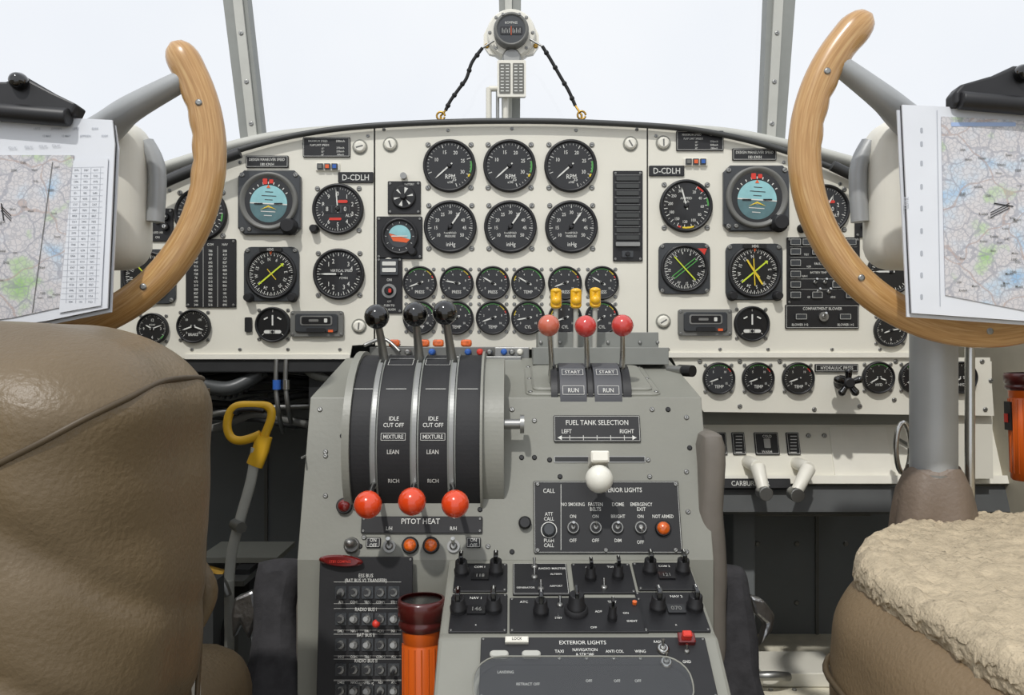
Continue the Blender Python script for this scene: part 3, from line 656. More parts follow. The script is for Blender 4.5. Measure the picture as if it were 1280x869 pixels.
b.box(W(310,690,1.25),(.06,.05,.004),GREY); b.box((W(290,715,1.22).x,1.22,.2),(.02,.03,.2),GREY2)
b.tube([W(255,735,1.1),W(275,725,1.1),W(285,745,1.1)],.006,STL,8); b.box(W(262,790,1.05),(.012,.02,.07),RUB)
b.tube([W(268,740,1.08),W(272,800,1.06),W(262,860,1.05)],.009,CORD,8)
b.done(.001)
# ================= PEDESTAL
ZR=lambda v,d:CZ+(434.5-v)*d/1000
b=B('centre_pedestal')
def ext(b,prof,x0,x1,m): b.loft([[(x0,d,z) for d,z in prof],[(x1,d,z) for d,z in prof]],m)
prof=[(1.22,CZ-.016),(1.19,CZ-.016),(.98,ZR(497,.98)),(.92,ZR(700,.92)),(.92,.0),(1.3,.0),(1.3,CZ-.03)]
ext(b,prof,-.247,.232,GREY)
b.box((-.2475,1.08,CZ-.13),(.001,.14,.0015),GREY2)
b.done(.008,seg=3)
b=B('pedestal_side_cover')
CT=mat('taupe_grey_vinyl','706a62',.5,var=.08,bump=.2,bsc=60)
roundbox(b,(.236,1.09,CZ-.44),(.015,.16,.34),.013,CT,20,lambda q:q+Vector((.006*noise.noise(q*14),0,0))); roundbox(b,(-.2475,1.04,CZ-.53),(.008,.1,.24),.007,CT)
b.done()
FA=Fr(497,.98,700,.92)
b=B('pedestal_screws',FA.M)
for u,v in((400,512),(407,565),(407,620),(407,570),(428,545),(640,512),(668,572),(668,526),(815,512),(858,522),(862,560),(858,590),(858,690),(640,690),(652,572),(622,549),(450,683),(610,683),(700,596),(812,596),(455,672),(600,637),(860,640),(835,512),(445,636),(687,575),(810,575)):
    x,y,k=FA.p(u,v); b.screw(x,y,3.2*k,0,random.choice((STL,STL,BLK)))
b.done()
dc,zc,R=1.03,CZ-.12,.11
b=B('throttle_quadrant')
def arcx(b,x0,x1,r0,r1,a0,a1,m,n=36,sm=False):
    rings=[]
    for i in range(n+1):
        a=math.radians(a0+(a1-a0)*i/n); c,s=math.cos(a),math.sin(a)
        rings.append([(x0,dc-c*r0,zc+s*r0),(x0,dc-c*r1,zc+s*r1),(x1,dc-c*r1,zc+s*r1),(x1,dc-c*r0,zc+s*r0)])
    b.loft(rings,m,sm)
X=lambda u:(u-640)*.95/1000
arcx(b,X(445),X(602),.05,R-.008,-60,150,DARK,72)
for u0,u1 in((443,468),(476,517),(526,562),(571,601)):
    arcx(b,X(u0),X(u1),R-.02,R,-60,150,BLKM,72)
for u in(468.5,475.5,517.5,525.5,562.5,570.5): arcx(b,X(u-1),X(u+1),R-.01,R+.0015,-60,150,WFR,72)
arcx(b,X(434),X(443),.02,R+.005,-60,150,GREY,72); arcx(b,X(601),X(630),.02,R-.004,-60,150,GREY,72); arcx(b,X(601),X(604),.02,R+.005,-60,150,GREY,72)
b.tube([(X(600),dc-.09,zc+.03),(X(655),dc-.09,zc+.03)],.006,STL,12,k=0); b.tube([(X(650),dc-.09,zc+.03),(X(655),dc-.09,zc+.03)],.011,STL,12,k=0)
def drumT(u,ang):
    a=math.radians(ang); n=Vector((0,-math.cos(a),math.sin(a))); up=Vector((0,math.sin(a),math.cos(a)))
    o=Vector((X(u),dc,zc))+n*(R+.0006); return Matrix(((1,0,0,o.x),(0,up.y,n.y,o.y),(0,up.z,n.z,o.z),(0,0,0,1)))
def drumang(v):
    best=0;bd=1e9
    for i in range(-50,90):
        a=math.radians(i); d=dc-math.cos(a)*R; z=zc+math.sin(a)*R; vv=434.5-(z-CZ)*1000/d
        if abs(vv-v)<bd: bd=abs(vv-v);best=i
    return best
for u in(496,544):
    for t,v,h in(('IDLE',524,5.2),('CUT OFF',532,5.2),('MIXTURE',546,5),('LEAN',565,5.2),('RICH',601,5.2)):
        b.T=drumT(u,drumang(v)); b.text(t,0,0,h*.95/1000,0,WHT)
    b.T=drumT(u,drumang(546)); b.frm(0,0,.028,.008,.0005,0,WHT)
    b.T=drumT(u,drumang(453)); b.frm(0,0,.03,.02,.0006,0,WHT); b.T=None
for u in(455,496,545,585):
    b.T=drumT(u,drumang(487)); b.line(-.012,0,.012,0,.0007,0,WHT); b.T=None
b.done()
for u,v,su in((471,396,477),(519,393,522),(556,391,566)):
    b=B('throttle_lever'); p=W(u,v,.97); q=Vector((X(su-3),1.0,zc+.09)); 
    b.tube([q,q*.5+p*.5+Vector((0,.004,0)),p],lambda t:.0068-.003*t,STL,12,flat=.7)
    b.sph(p,.0152,GBLK,28); b.done()
for u,v,su in((460,631,472),(515,627,521.5),(569,630,566.5)):
    b=B('mixture_lever'); p=W(u,v,.865)
    arcx(b,X(su-2.6),X(su+2.6),R-.02,R+.005,-22,62,mat('lever_grey','8e8f8d',.4,metal=.3))
    a=math.radians(-20); q=Vector((X(su),dc-math.cos(a)*R,zc+math.sin(a)*R))
    b.tube([q,q*.5+p*.5+Vector((0,0,.004)),p],.0032,CHR,10); b.sph(p,.0152,ORG,28)
    b.done()
b=B('propeller_quadrant')
dc2,zc2,R2=1.03,CZ-.072,.052
def arc2(x0,x1,r0,r1,m):
    rg=[]
    for i in range(41):
        a=math.radians(-10+150*i/40); c,s=math.cos(a),math.sin(a); rg.append([(x0,dc2-c*r0,zc2+s*r0),(x0,dc2-c*r1,zc2+s*r1),(x1,dc2-c*r1,zc2+s*r1),(x1,dc2-c*r0,zc2+s*r0)])
    b.loft(rg,m)
X2=lambda u:(u-640)*.985/1000
arc2(X2(690),X2(790),.01,R2-.006,BLKM)
for u0,u1 in((700,733),(743,777)): arc2(X2(u0),X2(u1),.01,R2,mat('quadrant_plate_grey','4c4d51',.5))
for u0,u1 in((689,697),(735,741),(779,789)): arc2(X2(u0),X2(u1),.01,R2-.002,BLK)
for u in(716.5,760):
    for t,ang in(('START',52),('RUN',22)):
        a=math.radians(ang); n=Vector((0,-math.cos(a),math.sin(a))); up=Vector((0,math.sin(a),math.cos(a))); o=Vector((X2(u),dc2,zc2))+n*(R2+.0006)
        b.T=Matrix(((1,0,0,o.x),(0,up.y,n.y,o.y),(0,up.z,n.z,o.z),(0,0,0,1))); b.text(t,0,0,.0055,0,WHT); b.frm(0,0,.026,.011,.0005,0,WHT); b.T=None
b.done()
b=B('quadrant_base_plate',Matrix.Translation((X(742)+.004,1.06,CZ-.047))@Matrix.Rotation(math.radians(11.6),4,'X'))
b.rp(0,0,.168,.15,.012,-.01,.006,GREY,.002)
b.rp(0,0,.15,.13,.01,.006,.010,GREY,.002)
for sx in(-1,1):
    for sy in(-1,0,1): b.screw(sx*.078,sy*.068,.0028,.006)
b.done()
b=B('trim_control_box')
b.box((X(748)+.022,1.2,CZ+.002),(.087,.045,.02),WFR)
b.box((X(748)+.022,1.16,CZ-.012),(.095,.04,.012),WFR)
for u in(676,700,760,800,822): b.T=Matrix.Translation(W(u,428,1.154))@Matrix.Rotation(math.pi/2,4,'X'); b.lathe(0,0,[(.003,0),(.002,.002)],STL,10)
b.T=None; b.done(.003)
for (u,v),su,m in(((686,407),693,PINK),((732,408),738,RED),((778,407),782,RED)):
    b=B('propeller_lever'); p=W(u,v,.985); q=Vector((X2(su-1),1.02,CZ-.05))
    b.tube([q,q*.5+p*.5+Vector((.001,0,0)),p],lambda t:.0042-.0014*t,CHR,10); b.sph(p,.0136,m,26); b.done()
for u,v in((695,372),(720,372),(744,371)):
    b=B('fuel_shutoff_lever'); p=W(u,v,1.12)
    b.tube([p+Vector((0,.01,-.075)),p],.0035,WFR2,10,k=0)
    for dx in(-.003,.003): b.tube([p+Vector((dx,0,-.012)),p+Vector((dx,0,.010))],.0048,YEL,12,k=0)
    b.sph(p+Vector((0,-.002,-.005)),.007,YEL,16); b.sph(p+Vector((0,0,.009)),.0078,YEL,16,sq=(1,.8,.55)); b.sph(p+Vector((0,0,-.013)),.0072,YEL,16,sq=(1,.8,.4)); b.done()
b=B('switch_shelf')
b.box(W(555,445,1.24),(.11,.03,.014),GREY2)
b.box(W(560,452,1.2),(.11,.02,.008),STL)
b.box(W(640,444,1.23),(.026,.03,.012),STL)
for u in(493,530,548,583): b.T=Matrix.Translation(W(u,429,1.22))@Matrix.Rotation(math.pi/2,4,'X'); b.rp(0,0,.017,.011,.004,-.01,.006,LAMPO,.002); b.T=None
for u,m in((600,RMK),(585,BLU),(612,STL),(630,BLU),(510,STL),(540,BLU),(564,STL),(650,CREAM2),(640,STL)): b.T=Matrix.Translation(W(u,440,1.2))@Matrix.Rotation(math.pi/2,4,'X'); b.lathe(0,0,[(.005,-.01),(.005,.006),(.003,.01)],m,12); b.T=None
b.tube([W(455,432,1.2),W(480,424,1.21),W(500,440,1.2)],.003,STL,8)
b.done(.001)
b=B('friction_lock_knob'); 
b.tube([W(836,462,1.12),W(853,463,1.1)],.006,STL,12,k=0); b.tube([W(849,463,1.11),W(866,464,1.09)],.008,BLK,14,k=0); b.done()
def f(b,L,k,th):
    x0,y0=L(697,548); x1,y1=L(795,548); b.line(x0,y0,x1,y1,.9*k,th+.0004,WHT)
    for x,y,s in((x0,y0,1),(x1,y1,-1)): b.poly([(x,y),(x+s*5*k,y+3*k),(x+s*5*k,y-3*k)],th+.0005,WHT)
    for u in(712,729,746,763,780): x,y=L(u,548); b.line(x,y-3*k,x,y+3*k,.7*k,th+.0004,WHT)
plate('fuel_tank_selector_placard',692,520,800,553,[('FUEL TANK SELECTION',746,529,6.4,1),('LEFT',708,540,5.3),('RIGHT',783,540,5.3)],fr=FA,fn=f)
b=B('fuel_tank_selector_lever',FA.M)
x,y,w,h=FA.rect(693,571,806,578); b.rp(x,y,w,h,.002,-.001,.0008,DARK); b.frm(x,y,w,h,.001,.001,STL)
x,y,k=FA.p(746,578); b.rp(x,y,22*k,14*k,2*k,0,.04,CREAM2,.002)
b.done()
b=B('fuel_selector_ball_knob'); p=W(749,599,.9); b.sph(p,.0158,WHB,28); b.tube([p,p+Vector((0,.055,.014))],.005,CREAM2,10,k=0); b.done()
def f(b,L,k,th):
    for u,up in((716,1),(744,1),(771,1),(800,-1)):
        x,y=L(u,660); b.lathe(x,y,[(8*k,th),(8*k,th+.003),(7*k,th+.004)],STL,20); b.lathe(x,y,[(6*k,th+.004),(6*k,th+.0045)],BLK,20); b.toggle(x,y,3.6*k,th+.004,up,3)
    x,y=L(686,663); b.arc(x,y,9*k,10*k,0,360,th+.001,WHT,30); b.lathe(x,y,[(8*k,th),(8*k,th+.006),(6*k,th+.007)],FACE2,20)
    x,y=L(828,661); b.lathe(x,y,[(10*k,th),(10*k,th+.003),(9*k,th+.004)],BLK,20); b.sph((x,y,th+.004),8*k,LAMPO,18,sq=(1,1,.7))
    x0,y0=L(701,606); x1,y1=L(701,688); b.line(x0,y0,x1,y1,.6*k,th+.0004,WHT)
    for u,v in((672,606),(844,606),(672,688),(844,688),(757,606),(757,688)): x,y=L(u,v); b.screw(x,y,2.8*k,th)
plate('interior_lights_panel',667,602,850,692,[('CALL',686,614,5.4),('ATT',686,643,4.6),('CALL',686,649,4.6),('PUSH',686,676,4.6),('CALL',686,682,4.6),('INTERIOR LIGHTS',775,613,5.8,1),('NO SMOKING',716,631,4.4,.9),('FASTEN',744,631,4.6),('BELTS',744,637,4.6),('DOME',772,631,4.6),('EMERGENCY',801,631,4.6,.9),('EXIT',801,637,4.6),('ON',716,646,4.4),('ON',744,646,4.4),('BRIGHT',772,646,4.4),('ON',800,646,4.4),('NOT ARMED',828,646,4.4,.9),('OFF',716,676,4.4),('OFF',744,676,4.4),('DIM',772,676,4.4),('OFF',800,678,4.4)],fr=FA,fn=f)
plate('pitot_heat_placard',452,646,603,667,[('PITOT HEAT',526,652,6.8,1.1),('L/H',487,661,4.7),('R/H',567,661,4.7)],fr=FA,border=False)
b=B('pitot_heat_switches',FA.M)
for u in(487,567): x,y,k=FA.p(u,683); b.lathe(x,y,[(8*k,0),(8*k,.003)],STL,18); b.toggle(x,y,5*k,.002,1,3.4)
for u in(513,539): x,y,k=FA.p(u,682); b.lathe(x,y,[(10.5*k,0),(10.5*k,.004),(9*k,.006)],BLK,20); b.sph((x,y,.005),8*k,LAMPO,18,sq=(1,1,.8))
x,y,k=FA.p(431,633); b.lathe(x,y,[(10*k,0),(10*k,.005),(9*k,.006)],BLK,20); b.sph((x,y,.005),8*k,LAMPR,18,sq=(1,1,.8))
x,y,k=FA.p(656,654); b.lathe(x,y,[(8*k,0),(8*k,.006),(6*k,.008)],BLK,20)
x,y,k=FA.p(440,682); b.lathe(x,y,[(10*k,0),(10*k,.003),(8*k,.004)],STL,20); b.sph((x,y+2*k,.01),8*k,STL,16,sq=(1,.8,1.3))
b.done()
for u in(467,592): plate('switch_placard',u-9,672,u+9,685,[('ON',u,675.5,4.6),('OFF',u,682,4.6)],fr=FA)
FBk=Fr(693,.912,869,.895)
def f(b,L,k,th):
    for j,v in enumerate((740,773,805,836,862,892)):
        for i in range(5):
            x,y=L(427+i*16.5,v); b.rp(x,y,14*k,15*k,1*k,th,th+.0012,FACE2); b.lathe(x,y,[(5.4*k,th),(5.4*k,th+.003),(4.4*k,th+.004)],STL,14); b.tube([(x,y,th+.002),(x,y+(3 if (i+j)%7 else -3)*k,th+.014)],lambda q:(1.6+1.6*q)*k,STL if (i*j)%3 else BLK,10,k=0)
        x0,y0=L(418,v-13); x1,y1=L(502,v-13); b.line(x0,y0,x1,y1,.4*k,th+.0004,WHT); x0,y0=L(418,v+14); x1,y1=L(502,v+14); b.line(x0,y0,x1,y1,.3*k,th+.0004,WHT)
    x,y=L(473,776); b.sph((x,y,th+.012),5*k,RMK,14)
lab=[]
for j,(v,t,row) in enumerate(((726,'(BAT BUS V2 TRANSFER)',('ADI','COM1','T&B1','COMP1','STBY')),(762,'RADIO BUS I',('DME1','NAV1','RMI1','ADF1','INV1')),(794,'BAT BUS II',('INV2','COM2','T&B2','COMP2','ADF')),(826,'RADIO BUS II',('DME2','NAV2','RMI2','ADF','ATC')),(855,'AUX BUS',('LTS','FUEL','PUMP','GEN','AC')))):
    lab.append((t,458,v-1,4.4,.95))
    for i,s in enumerate(row): lab.append((s,427+i*16.5,v+26,3.3,.9))
lab.append(('ESS BUS',458,719,4.6))
plate('circuit_breaker_panel',398,696,515,905,lab,fr=FBk,fn=f,border=False,m=BLKM)
M,k=FBk.sub(428,700); b=B('key_fob',M); b.lathe(0,0,[(9*k,.006),(9*k,.009),(7*k,.011)],LAMPR,30)
b.v=[Vector((p.x*3.0,p.y*.8+p.x*-.2,p.z)) for p in b.v]; b.text('STBY COMPASS',0,0,3.2*k,.0125,RMK); b.done()
def torch(c0,c1,r,name='flashlight'):
    ax=(c1-c0); L=ax.length; q=ax.to_track_quat('Z','Y').to_matrix().to_4x4()
    b=B(name,Matrix.Translation(c0)@q)
    b.lathe(0,0,[(r*.9,0),(r,.003),(r,L*.76),(r*.96,L*.765),(r*.96,L*.775),(r,L*.78),(r*1.02,L*.86)],TORCH,28)
    for i in range(18):
        a=math.pi*2*i/18; b.tube([(r*math.cos(a),r*math.sin(a),.01),(r*math.cos(a),r*math.sin(a),L*.76)],.0009,TORCH,6,k=0)
    b.lathe(0,0,[(r*1.04,L*.84),(r*1.2,L*.86),(r*1.2,L*.88),(r*1.14,L*.89),(r*1.14,L*.9),(r*1.24,L*.91),(r*1.26,L*.98),(r*1.2,L),(r*1.08,L)],TORCHR,32,cap=False)
    b.lathe(0,0,[(r*1.1,L*.985),(r*.3,L*.95)],CHR,28); b.disc(0,0,r*1.12,L*.99,CLEARP)
    b.sph((0,0,L*.96),r*.2,WHB,10)
    b.box((-r*.2,-r,L*.6),(r*.32,.003,.02),BLK); b.box((-r*.25,-r-.002,L*.58),(r*.15,.003,.006),RMK)
    return b.done()
torch(W(528,985,.85),W(527,748,.855),.0205)
torch(W(1285,600,1.12),W(1281,466,1.12),.021)
b=B('radio_console')
prof=[(.925,ZR(699,.92)),(.80,ZR(792,.80)),(.79,ZR(797,.79)),(.735,ZR(878,.735)),(.73,.0),(.93,.0)]
ext(b,prof,-.073,.204,GREY); b.done(.004)
FB=Fr(700,.922,793,.7995)
FC=Fr(797,.789,876,.734)
def knobset(L_,sw=()):
    def f(b,L,k,th):
        for u,v,r in L_:
            x,y=L(u,v); b.lathe(x,y,[(r*1.3*k,th),(r*1.3*k,th+.003)],BLKM,24); b.knob(x,y,r*1.15*k,.013,th+.003,ptr=False)
            b.rp(x,y,r*.8*k,r*2.1*k,r*.2*k,th+.016,th+.026,GBLK,.001); b.line(x,y,x,y+r*.8*k,r*.12*k,th+.0265,WHT)
        for u,v in sw: x,y=L(u,v); b.toggle(x,y,4*k,th,1,3)
    return f
def disp(u0,v0,u1,v1,txt,g):
    dm=mat('display_numerals','7c7c78',.5)
    def f(b,L,k,th):
        g(b,L,k,th); x,y=L((u0+u1)/2,(v0+v1)/2); w=(u1-u0)*k;h=(v1-v0)*k*1.3; b.rp(x,y,w,h,.001,th,th+.002,FACE); b.text(txt,x,y,h*.45,th+.0025,dm)
    return f
plate('com_radio',568,707,634,742,[('COM 1',600,712,4)],fr=FB,border=False,fn=disp(589,719,611,730,'118',knobset([(577,720,7),(620,719,7)])))
plate('nav_radio',563,745,634,793,[('NAV 1',595,751,4.8),('K',595,785,3)],fr=FB,border=False,fn=disp(584,760,607,773,'146',knobset([(573,767,8),(617,766,8)])))
plate('com_radio',794,706,866,740,[('COM 2',830,711,4)],fr=FB,border=False,fn=disp(823,718,843,729,'121',knobset([(812,718,7),(853,718,7)])))
plate('nav_radio',799,743,880,792,[('NAV 2',845,749,4.8),('K',845,785,3)],fr=FB,border=False,fn=disp(834,759,856,772,'070',knobset([(822,765,8),(868,764,8)])))
plate('radio_master_panel',641,707,710,746,[('RADIO MASTER',690,714,4.2),('ALTERN',695,721,3.4),('GENERATOR',657,738,3.4),('AIRPORT',695,736,3.4)],fr=FB,fn=knobset([],[(668,712),(676,740),(668,725)]))
plate('adf_control_panel',716,707,791,744,[('ADF',736,712,4),('TONE',765,712,4)],fr=FB,border=False,fn=knobset([(738,727,5.5),(772,725,5.5)],[(755,738)]))
def f(b,L,k,th):
    knobset([(676,770,7.5),(765,778,4.5)],[(700,760)])(b,L,k,th)
    x,y=L(720,768); b.lathe(x,y,[(15*k,th),(15*k,th+.004),(13*k,th+.006)],BLKM,30); b.knob(x,y,10.5*k,.016,th+.005)
    b.rp(x,y,5*k,19*k,2*k,th+.021,th+.028,GBLK,.001)
    x,y=L(793,758); b.lathe(x,y,[(3*k,th),(3*k,th+.003)],LAMPO,10)
plate('transponder_control_panel',637,750,806,793,[('ATC',655,756,4.4),('STBY',698,776,3.6),('TEST',765,756,4.4),('ADF',748,768,4),('OFF',742,788,4),('ON',782,770,4),('IDENT',790,780,4)],fr=FB,border=False,fn=f)
def f(b,L,k,th):
    x,y=L(646,804); b.rp(x,y,30*k,9*k,1*k,th,th+.004,CREAM2,.001); b.text('LOCK',x,y,4*k,th+.0045,BLK)
    for u in(624,664): x,y=L(u,822); b.rp(x,y,24*k,10*k,5*k,th,th+.004,WFR2,.001)
    x,y=L(857,803); b.rp(x,y,22*k,15*k,2*k,th,th+.006,LAMPR,.001); b.rp(x,y,12*k,9*k,2*k,th+.006,th+.012,RMK,.001)
    for u,v in((828,815),(832,832)): x,y=L(u,v); b.lathe(x,y,[(8*k,th),(8*k,th+.003),(6*k,th+.004)],CHR,18); b.toggle(x,y,4.5*k,th+.003,1,2.6)
    for u in(699,733,767,800): x,y=L(u,826); b.toggle(x,y,2.6*k,th,1,2.2)
    x,y=L(858,817); b.toggle(x,y,3.4*k,th,1,3)
plate('exterior_lights_panel',600,799,889,875,[('EXTERIOR LIGHTS',728,806,5.4,1.15),('TAXI',699,817,4.4),('NAVIGATION',731,815,4.4),('& STROBE',731,821,4.4),('ANTI COL',768,817,4.2),('WING',800,817,4.2),('RADIO',823,805,3.6),('GND',858,830,4),('LANDING',632,843,4),('RETRACT OFF',660,858,4),('OFF',736,854,4),('OFF',771,854,4),('OFF',797,854,4)],fr=FC,border=False,fn=f)
b=B('clear_switch_cover',FC.M)
x,y,w,h=FC.rect(592,836,862,892)
R_=[(x0,y0) for x0,y0 in rr(x,y-.004,w,h+.01,.025,6)]
b.loft([[(a,c,.004) for a,c in R_],[(a,c,.018) for a,c in R_]],CLEARP,False,False,True); b.tube([(a,c,.018) for a,c in R_]+[(R_[0][0],R_[0][1],.018)],.0008,GREY,6,k=0); b.done()
# ================= rudder pedals
for nm,L in(('rudder_pedal_boot',[(325,703),(350,698),(378,700),(383,712),(372,760),(378,820),(384,900),(296,910),(306,860),(318,790),(318,740)]),('rudder_pedal_boot',[(890,706),(915,706),(930,715),(937,750),(946,800),(948,850),(958,905),(880,905),(886,800),(884,740)])):
    fr=Fr(700,1.0,900,.93); b=B(nm,fr.M); P=[(p.x,p.y) for p in cat([(u,v,0) for u,v in L+[L[0]]],4)][:-1]; Q=pts(fr,P)
    cx=sum(p[0] for p in Q)/len(Q);cy=sum(p[1] for p in Q)/len(Q)
    R_=[[(cx+(x-cx)*s,cy+(y-cy)*(1-(1-s)*.4),z) for x,y in Q] for s,z in((.7,-.05),(1,-.03),(1,.0),(.93,.012),(.75,.02),(.4,.025))]
    b.loft(R_,FELT,True); b.box((cx,cy-.22,-.02),(.012,.16,.008),STL); b.done()
for L in([(292,748),(316,738),(322,770),(310,802),(300,780),(290,800),(288,770)],[(938,745),(955,750),(970,770),(966,790),(950,810),(958,780),(944,768)]):
    fr=Fr(700,1.04,900,1.02); b=B('crumpled_foil_wrap',fr.M); b.prism(pts(fr,L),-.02,0,FOIL); b.done(.004)
# ================= YOKES
def yoke(sg,cu,cv,inner_top,spk):
    d=.84; c=W(cu,cv,d); R=.187
    root=bpy.data.objects.new('control_yoke',None); scn.collection.objects.link(root); root.location=(c.x,c.y,c.z); bpy.context.view_layer.update()
    b=B('wheel_rim')
    n=150; a0,a1=inner_top; rings=[]; grain=[]
    for i in range(n+1):
        t=i/n; a=math.radians(a0+(a1-a0)*t)
        ctr=c+Vector((math.cos(a)*R,0,math.sin(a)*R)); out=Vector((math.cos(a),0,math.sin(a)))
        e=min(t,1-t)*n; rad=.0150*(math.sqrt(max(0,1-(1-min(1,e/5))**2)) if e<5 else 1); rad=max(rad,.002)
        deg=abs(a-math.radians(a0))*57.3; deg2=abs(a-math.radians(a1))*57.3; gg=min(deg,deg2)
        wv=.22*abs(math.sin((gg-14)*math.pi/9)) if 14<gg<50 else 0
        if gg<12: rad*=1+.12*(1-gg/12)
        rg=[]
        for j in range(16):
            q=2*math.pi*j/16; o=math.cos(q); k=1+(wv*.6-.05 if o<0 and wv else 0)*abs(o)
            rg.append(ctr+out*o*rad*k*1.15+Vector((0,1,0))*math.sin(q)*rad*.9)
            grain.append((o,math.sin(q),t*1.6))
        rings.append(rg)
    b.loft(rings,WOOD,True)
    for fr_ in(.09,.34,.5,.66,.91):
        a=math.radians(a0+(a1-a0)*fr_); p=c+Vector((math.cos(a)*R,-.0135,math.sin(a)*R))
        b.T=Matrix.Translation(p)@Matrix.Rotation(math.pi/2,4,'X'); b.lathe(0,0,[(.0035,-.003),(.0035,.0006),(.002,.001)],STL,12); b.T=None
    b.done(parent=root,grain=grain)
    b=B('spokes')
    for s in(-sg,sg):
        st=math.radians(90-s*spk); p=c+Vector((math.cos(st)*R,0.0,math.sin(st)*R))
        b.tube([p,c+Vector((s*.10,.01,math.sin(st)*R*.62)),c+Vector((s*.06,.03,math.sin(st)*R*.4)),c+Vector((0,.04,0))],lambda t:.0095+.012*t,ALU,14,flat=1.1)
    b.tube([c+Vector((0,.02,0)),c+Vector((0,.005,-R))],lambda t:.02-.008*t,ALU,12)
    b.done(parent=root)
    b=B('hub')
    roundbox(b,c+Vector((0,.075,-.03)),(.088,.035,.085),.03,CREAM2)
    b.tube([c+Vector((sg*-.085,.075,.03)),c+Vector((sg*-.098,.075,.0)),c+Vector((sg*-.096,.075,-.06))],.010,ALU,10)
    b.T=Matrix.Translation(c+Vector((0,.04,0)))@Matrix.Rotation(math.pi/2,4,'X'); b.lathe(0,0,[(.04,-.02),(.04,.02),(.03,.025)],ALU,28); b.T=None
    b.done(parent=root)
    b=B('column'); x=c.x+(-.004 if sg>0 else .004)
    b.tube([(x,.93,c.z-.06),(x,.93,.0)],.0255,ALU,24,k=0)
    b.tube([(x,.93,CZ-.145),(x,.93,CZ-.155)],.029,STL,24,k=0)
    b.tube([(x+sg*.048,.94,c.z-.1),(x+sg*.048,.94,.05)],.0055,CHR,12,k=0)
    b.done(parent=root)
    b=B('column_boot')
    rg=[]
    for i in range(19):
        t=i/18; z=CZ-.143-.3*t; r=.029+.026*t**.5; wr=.0045*min(1,t*3+.2)
        rg.append([(x+.008*t+(r*1.15+wr*math.sin(j*5*math.pi/20+i*.5+math.sin(j)))*math.cos(2*math.pi*j/40),.93+(r+wr*math.sin(j*5*math.pi/20+i*.5))*math.sin(2*math.pi*j/40),z+.006*math.sin(j*math.pi/5)*(1-t)) for j in range(40)])
    b.loft(rg,mat('boot_leather','75675a',.5,bump=.4),True); b.done(parent=root)
    return c
cL=yoke(-1,40,192,(38.5,-218.5),64); cR=yoke(1,1228,192,(128.5,411.5),58)
# map clipboards
fr=Fr(130,.80,410,.785)
def sheets(name,outer,inner,m,extra):
    b=B(name,fr.M)
    b.prism(pts(fr,[(u,v) for u,v in outer]),.0,.002,BLK)
    b.prism(pts(fr,outer),.0025,.0045,PAPER)
    o2=[(u+random.uniform(-3,2),v+4) for u,v in outer]; b.prism(pts(fr,o2),-.003,-.001,PAPER)
    b.prism(pts(fr,inner),.005,.0056,m)
    extra(b)
    return b.done()
def exL(b):
    b.prism(pts(fr,[(96,203),(139,200),(130,383),(78,392)]),.0058,.0062,PAPER)
    LG=mat('print_grey','a9adb4',.5)
    for i in range(24):
        v=212+i*7.1; x0,y0,k=fr.p(93-i*.55,v); x1,y1,_=fr.p(134-i*.3,v-1); b.line(x0,y0,x1,y1,.35*k,.0066,LG)
        for uu in (100,112,124): 
            xx,yy,k=fr.p(uu-i*.3,v+3); b.text(str(random.randint(10,9999)),xx,yy,2.4*k,.0066,mat('print_mid_grey','84888e',.5))
    for uu in(94,106,118,130): x0,y0,k=fr.p(uu,212); x1,y1,_=fr.p(uu-7,380); b.line(x0,y0,x1,y1,.35*k,.0066,LG)
    x0,y0,k=fr.p(70,205);x1,y1,_=fr.p(45,392); b.line(x0,y0,x1,y1,.9*k,.0062,GREY2)
    for i in range(8): x,y,k=fr.p(50+i*12,163+(i%2)*9); b.text(random.choice(('JEPPESEN','LEITZ','EDDF','12 MAY')),x,y,2.8*k,.005,LG)
    for u in(20,40,58,74): x,y,k=fr.p(u,188-u*.05); b.text('EDLW',x,y,3*k,.006,LG)
    for i in range(22): x,y,k=fr.p(random.uniform(2,78),random.uniform(205,380)); b.text(random.choice(('Werl','Soest','Hamm','2500','D-EL','Unna','1500')),x,y,random.uniform(2.3,3.2)*k,.0062,GREY2)
    x,y,k=fr.p(12,270)
    for dx in(-3,0,3): b.line(x-6*k,y+(8+dx)*k,x+7*k,y+(-5+dx)*k,1.0*k,.0064,BLK)
    b.line(x-6*k,y+14*k,x-2*k,y-8*k,1.4*k,.0064,BLK)
def exR(b):
    LG=mat('print_grey','a9adb4',.5)
    for v in(165,182,206,235,262,290,318,345,372):
        x,y,k=fr.p(1149,v); b.rp(x,y,3*k,7*k,1.4*k,.0045,.0048,LG)
    x,y,k=fr.p(1130,255); b.text('LEITZ',x,y,5*k,.005,LG,rot=math.pi/2)
    x0,y0,k=fr.p(1168,140);x1,y1,_=fr.p(1172,384); b.line(x0,y0,x1,y1,.8*k,.005,LG)
    x,y,k=fr.p(1250,264)
    for dx in(-3,0,3): b.line(x-17*k,y+(-7+dx)*k,x+7*k,y+(5+dx)*k,1.0*k,.0064,BLK)
    b.line(x-12*k,y+8*k,x+12*k,y+4*k,1.4*k,.0064,BLK)
    for i in range(40): x,y,k=fr.p(random.uniform(1190,1290),random.uniform(170,365)); b.text(random.choice(('Krefeld','Essen','2500','D-EL','Bonn','1500','Moers','Neuss')),x,y,random.uniform(2.3,3.4)*k,.0062,GREY2)
    x,y,k=fr.p(1225,158); b.rp(x,y,80*k,5*k,.0005,.0056,.006,mat('map_header_blue','9fb4d8',.5))
sheets('map_clipboard',[(-160,150),(60,148),(143,152),(146,182),(137,386),(60,402),(-160,430)],[(-150,196),(96,196),(80,385),(20,398),(-150,420)],MAP1,exL)
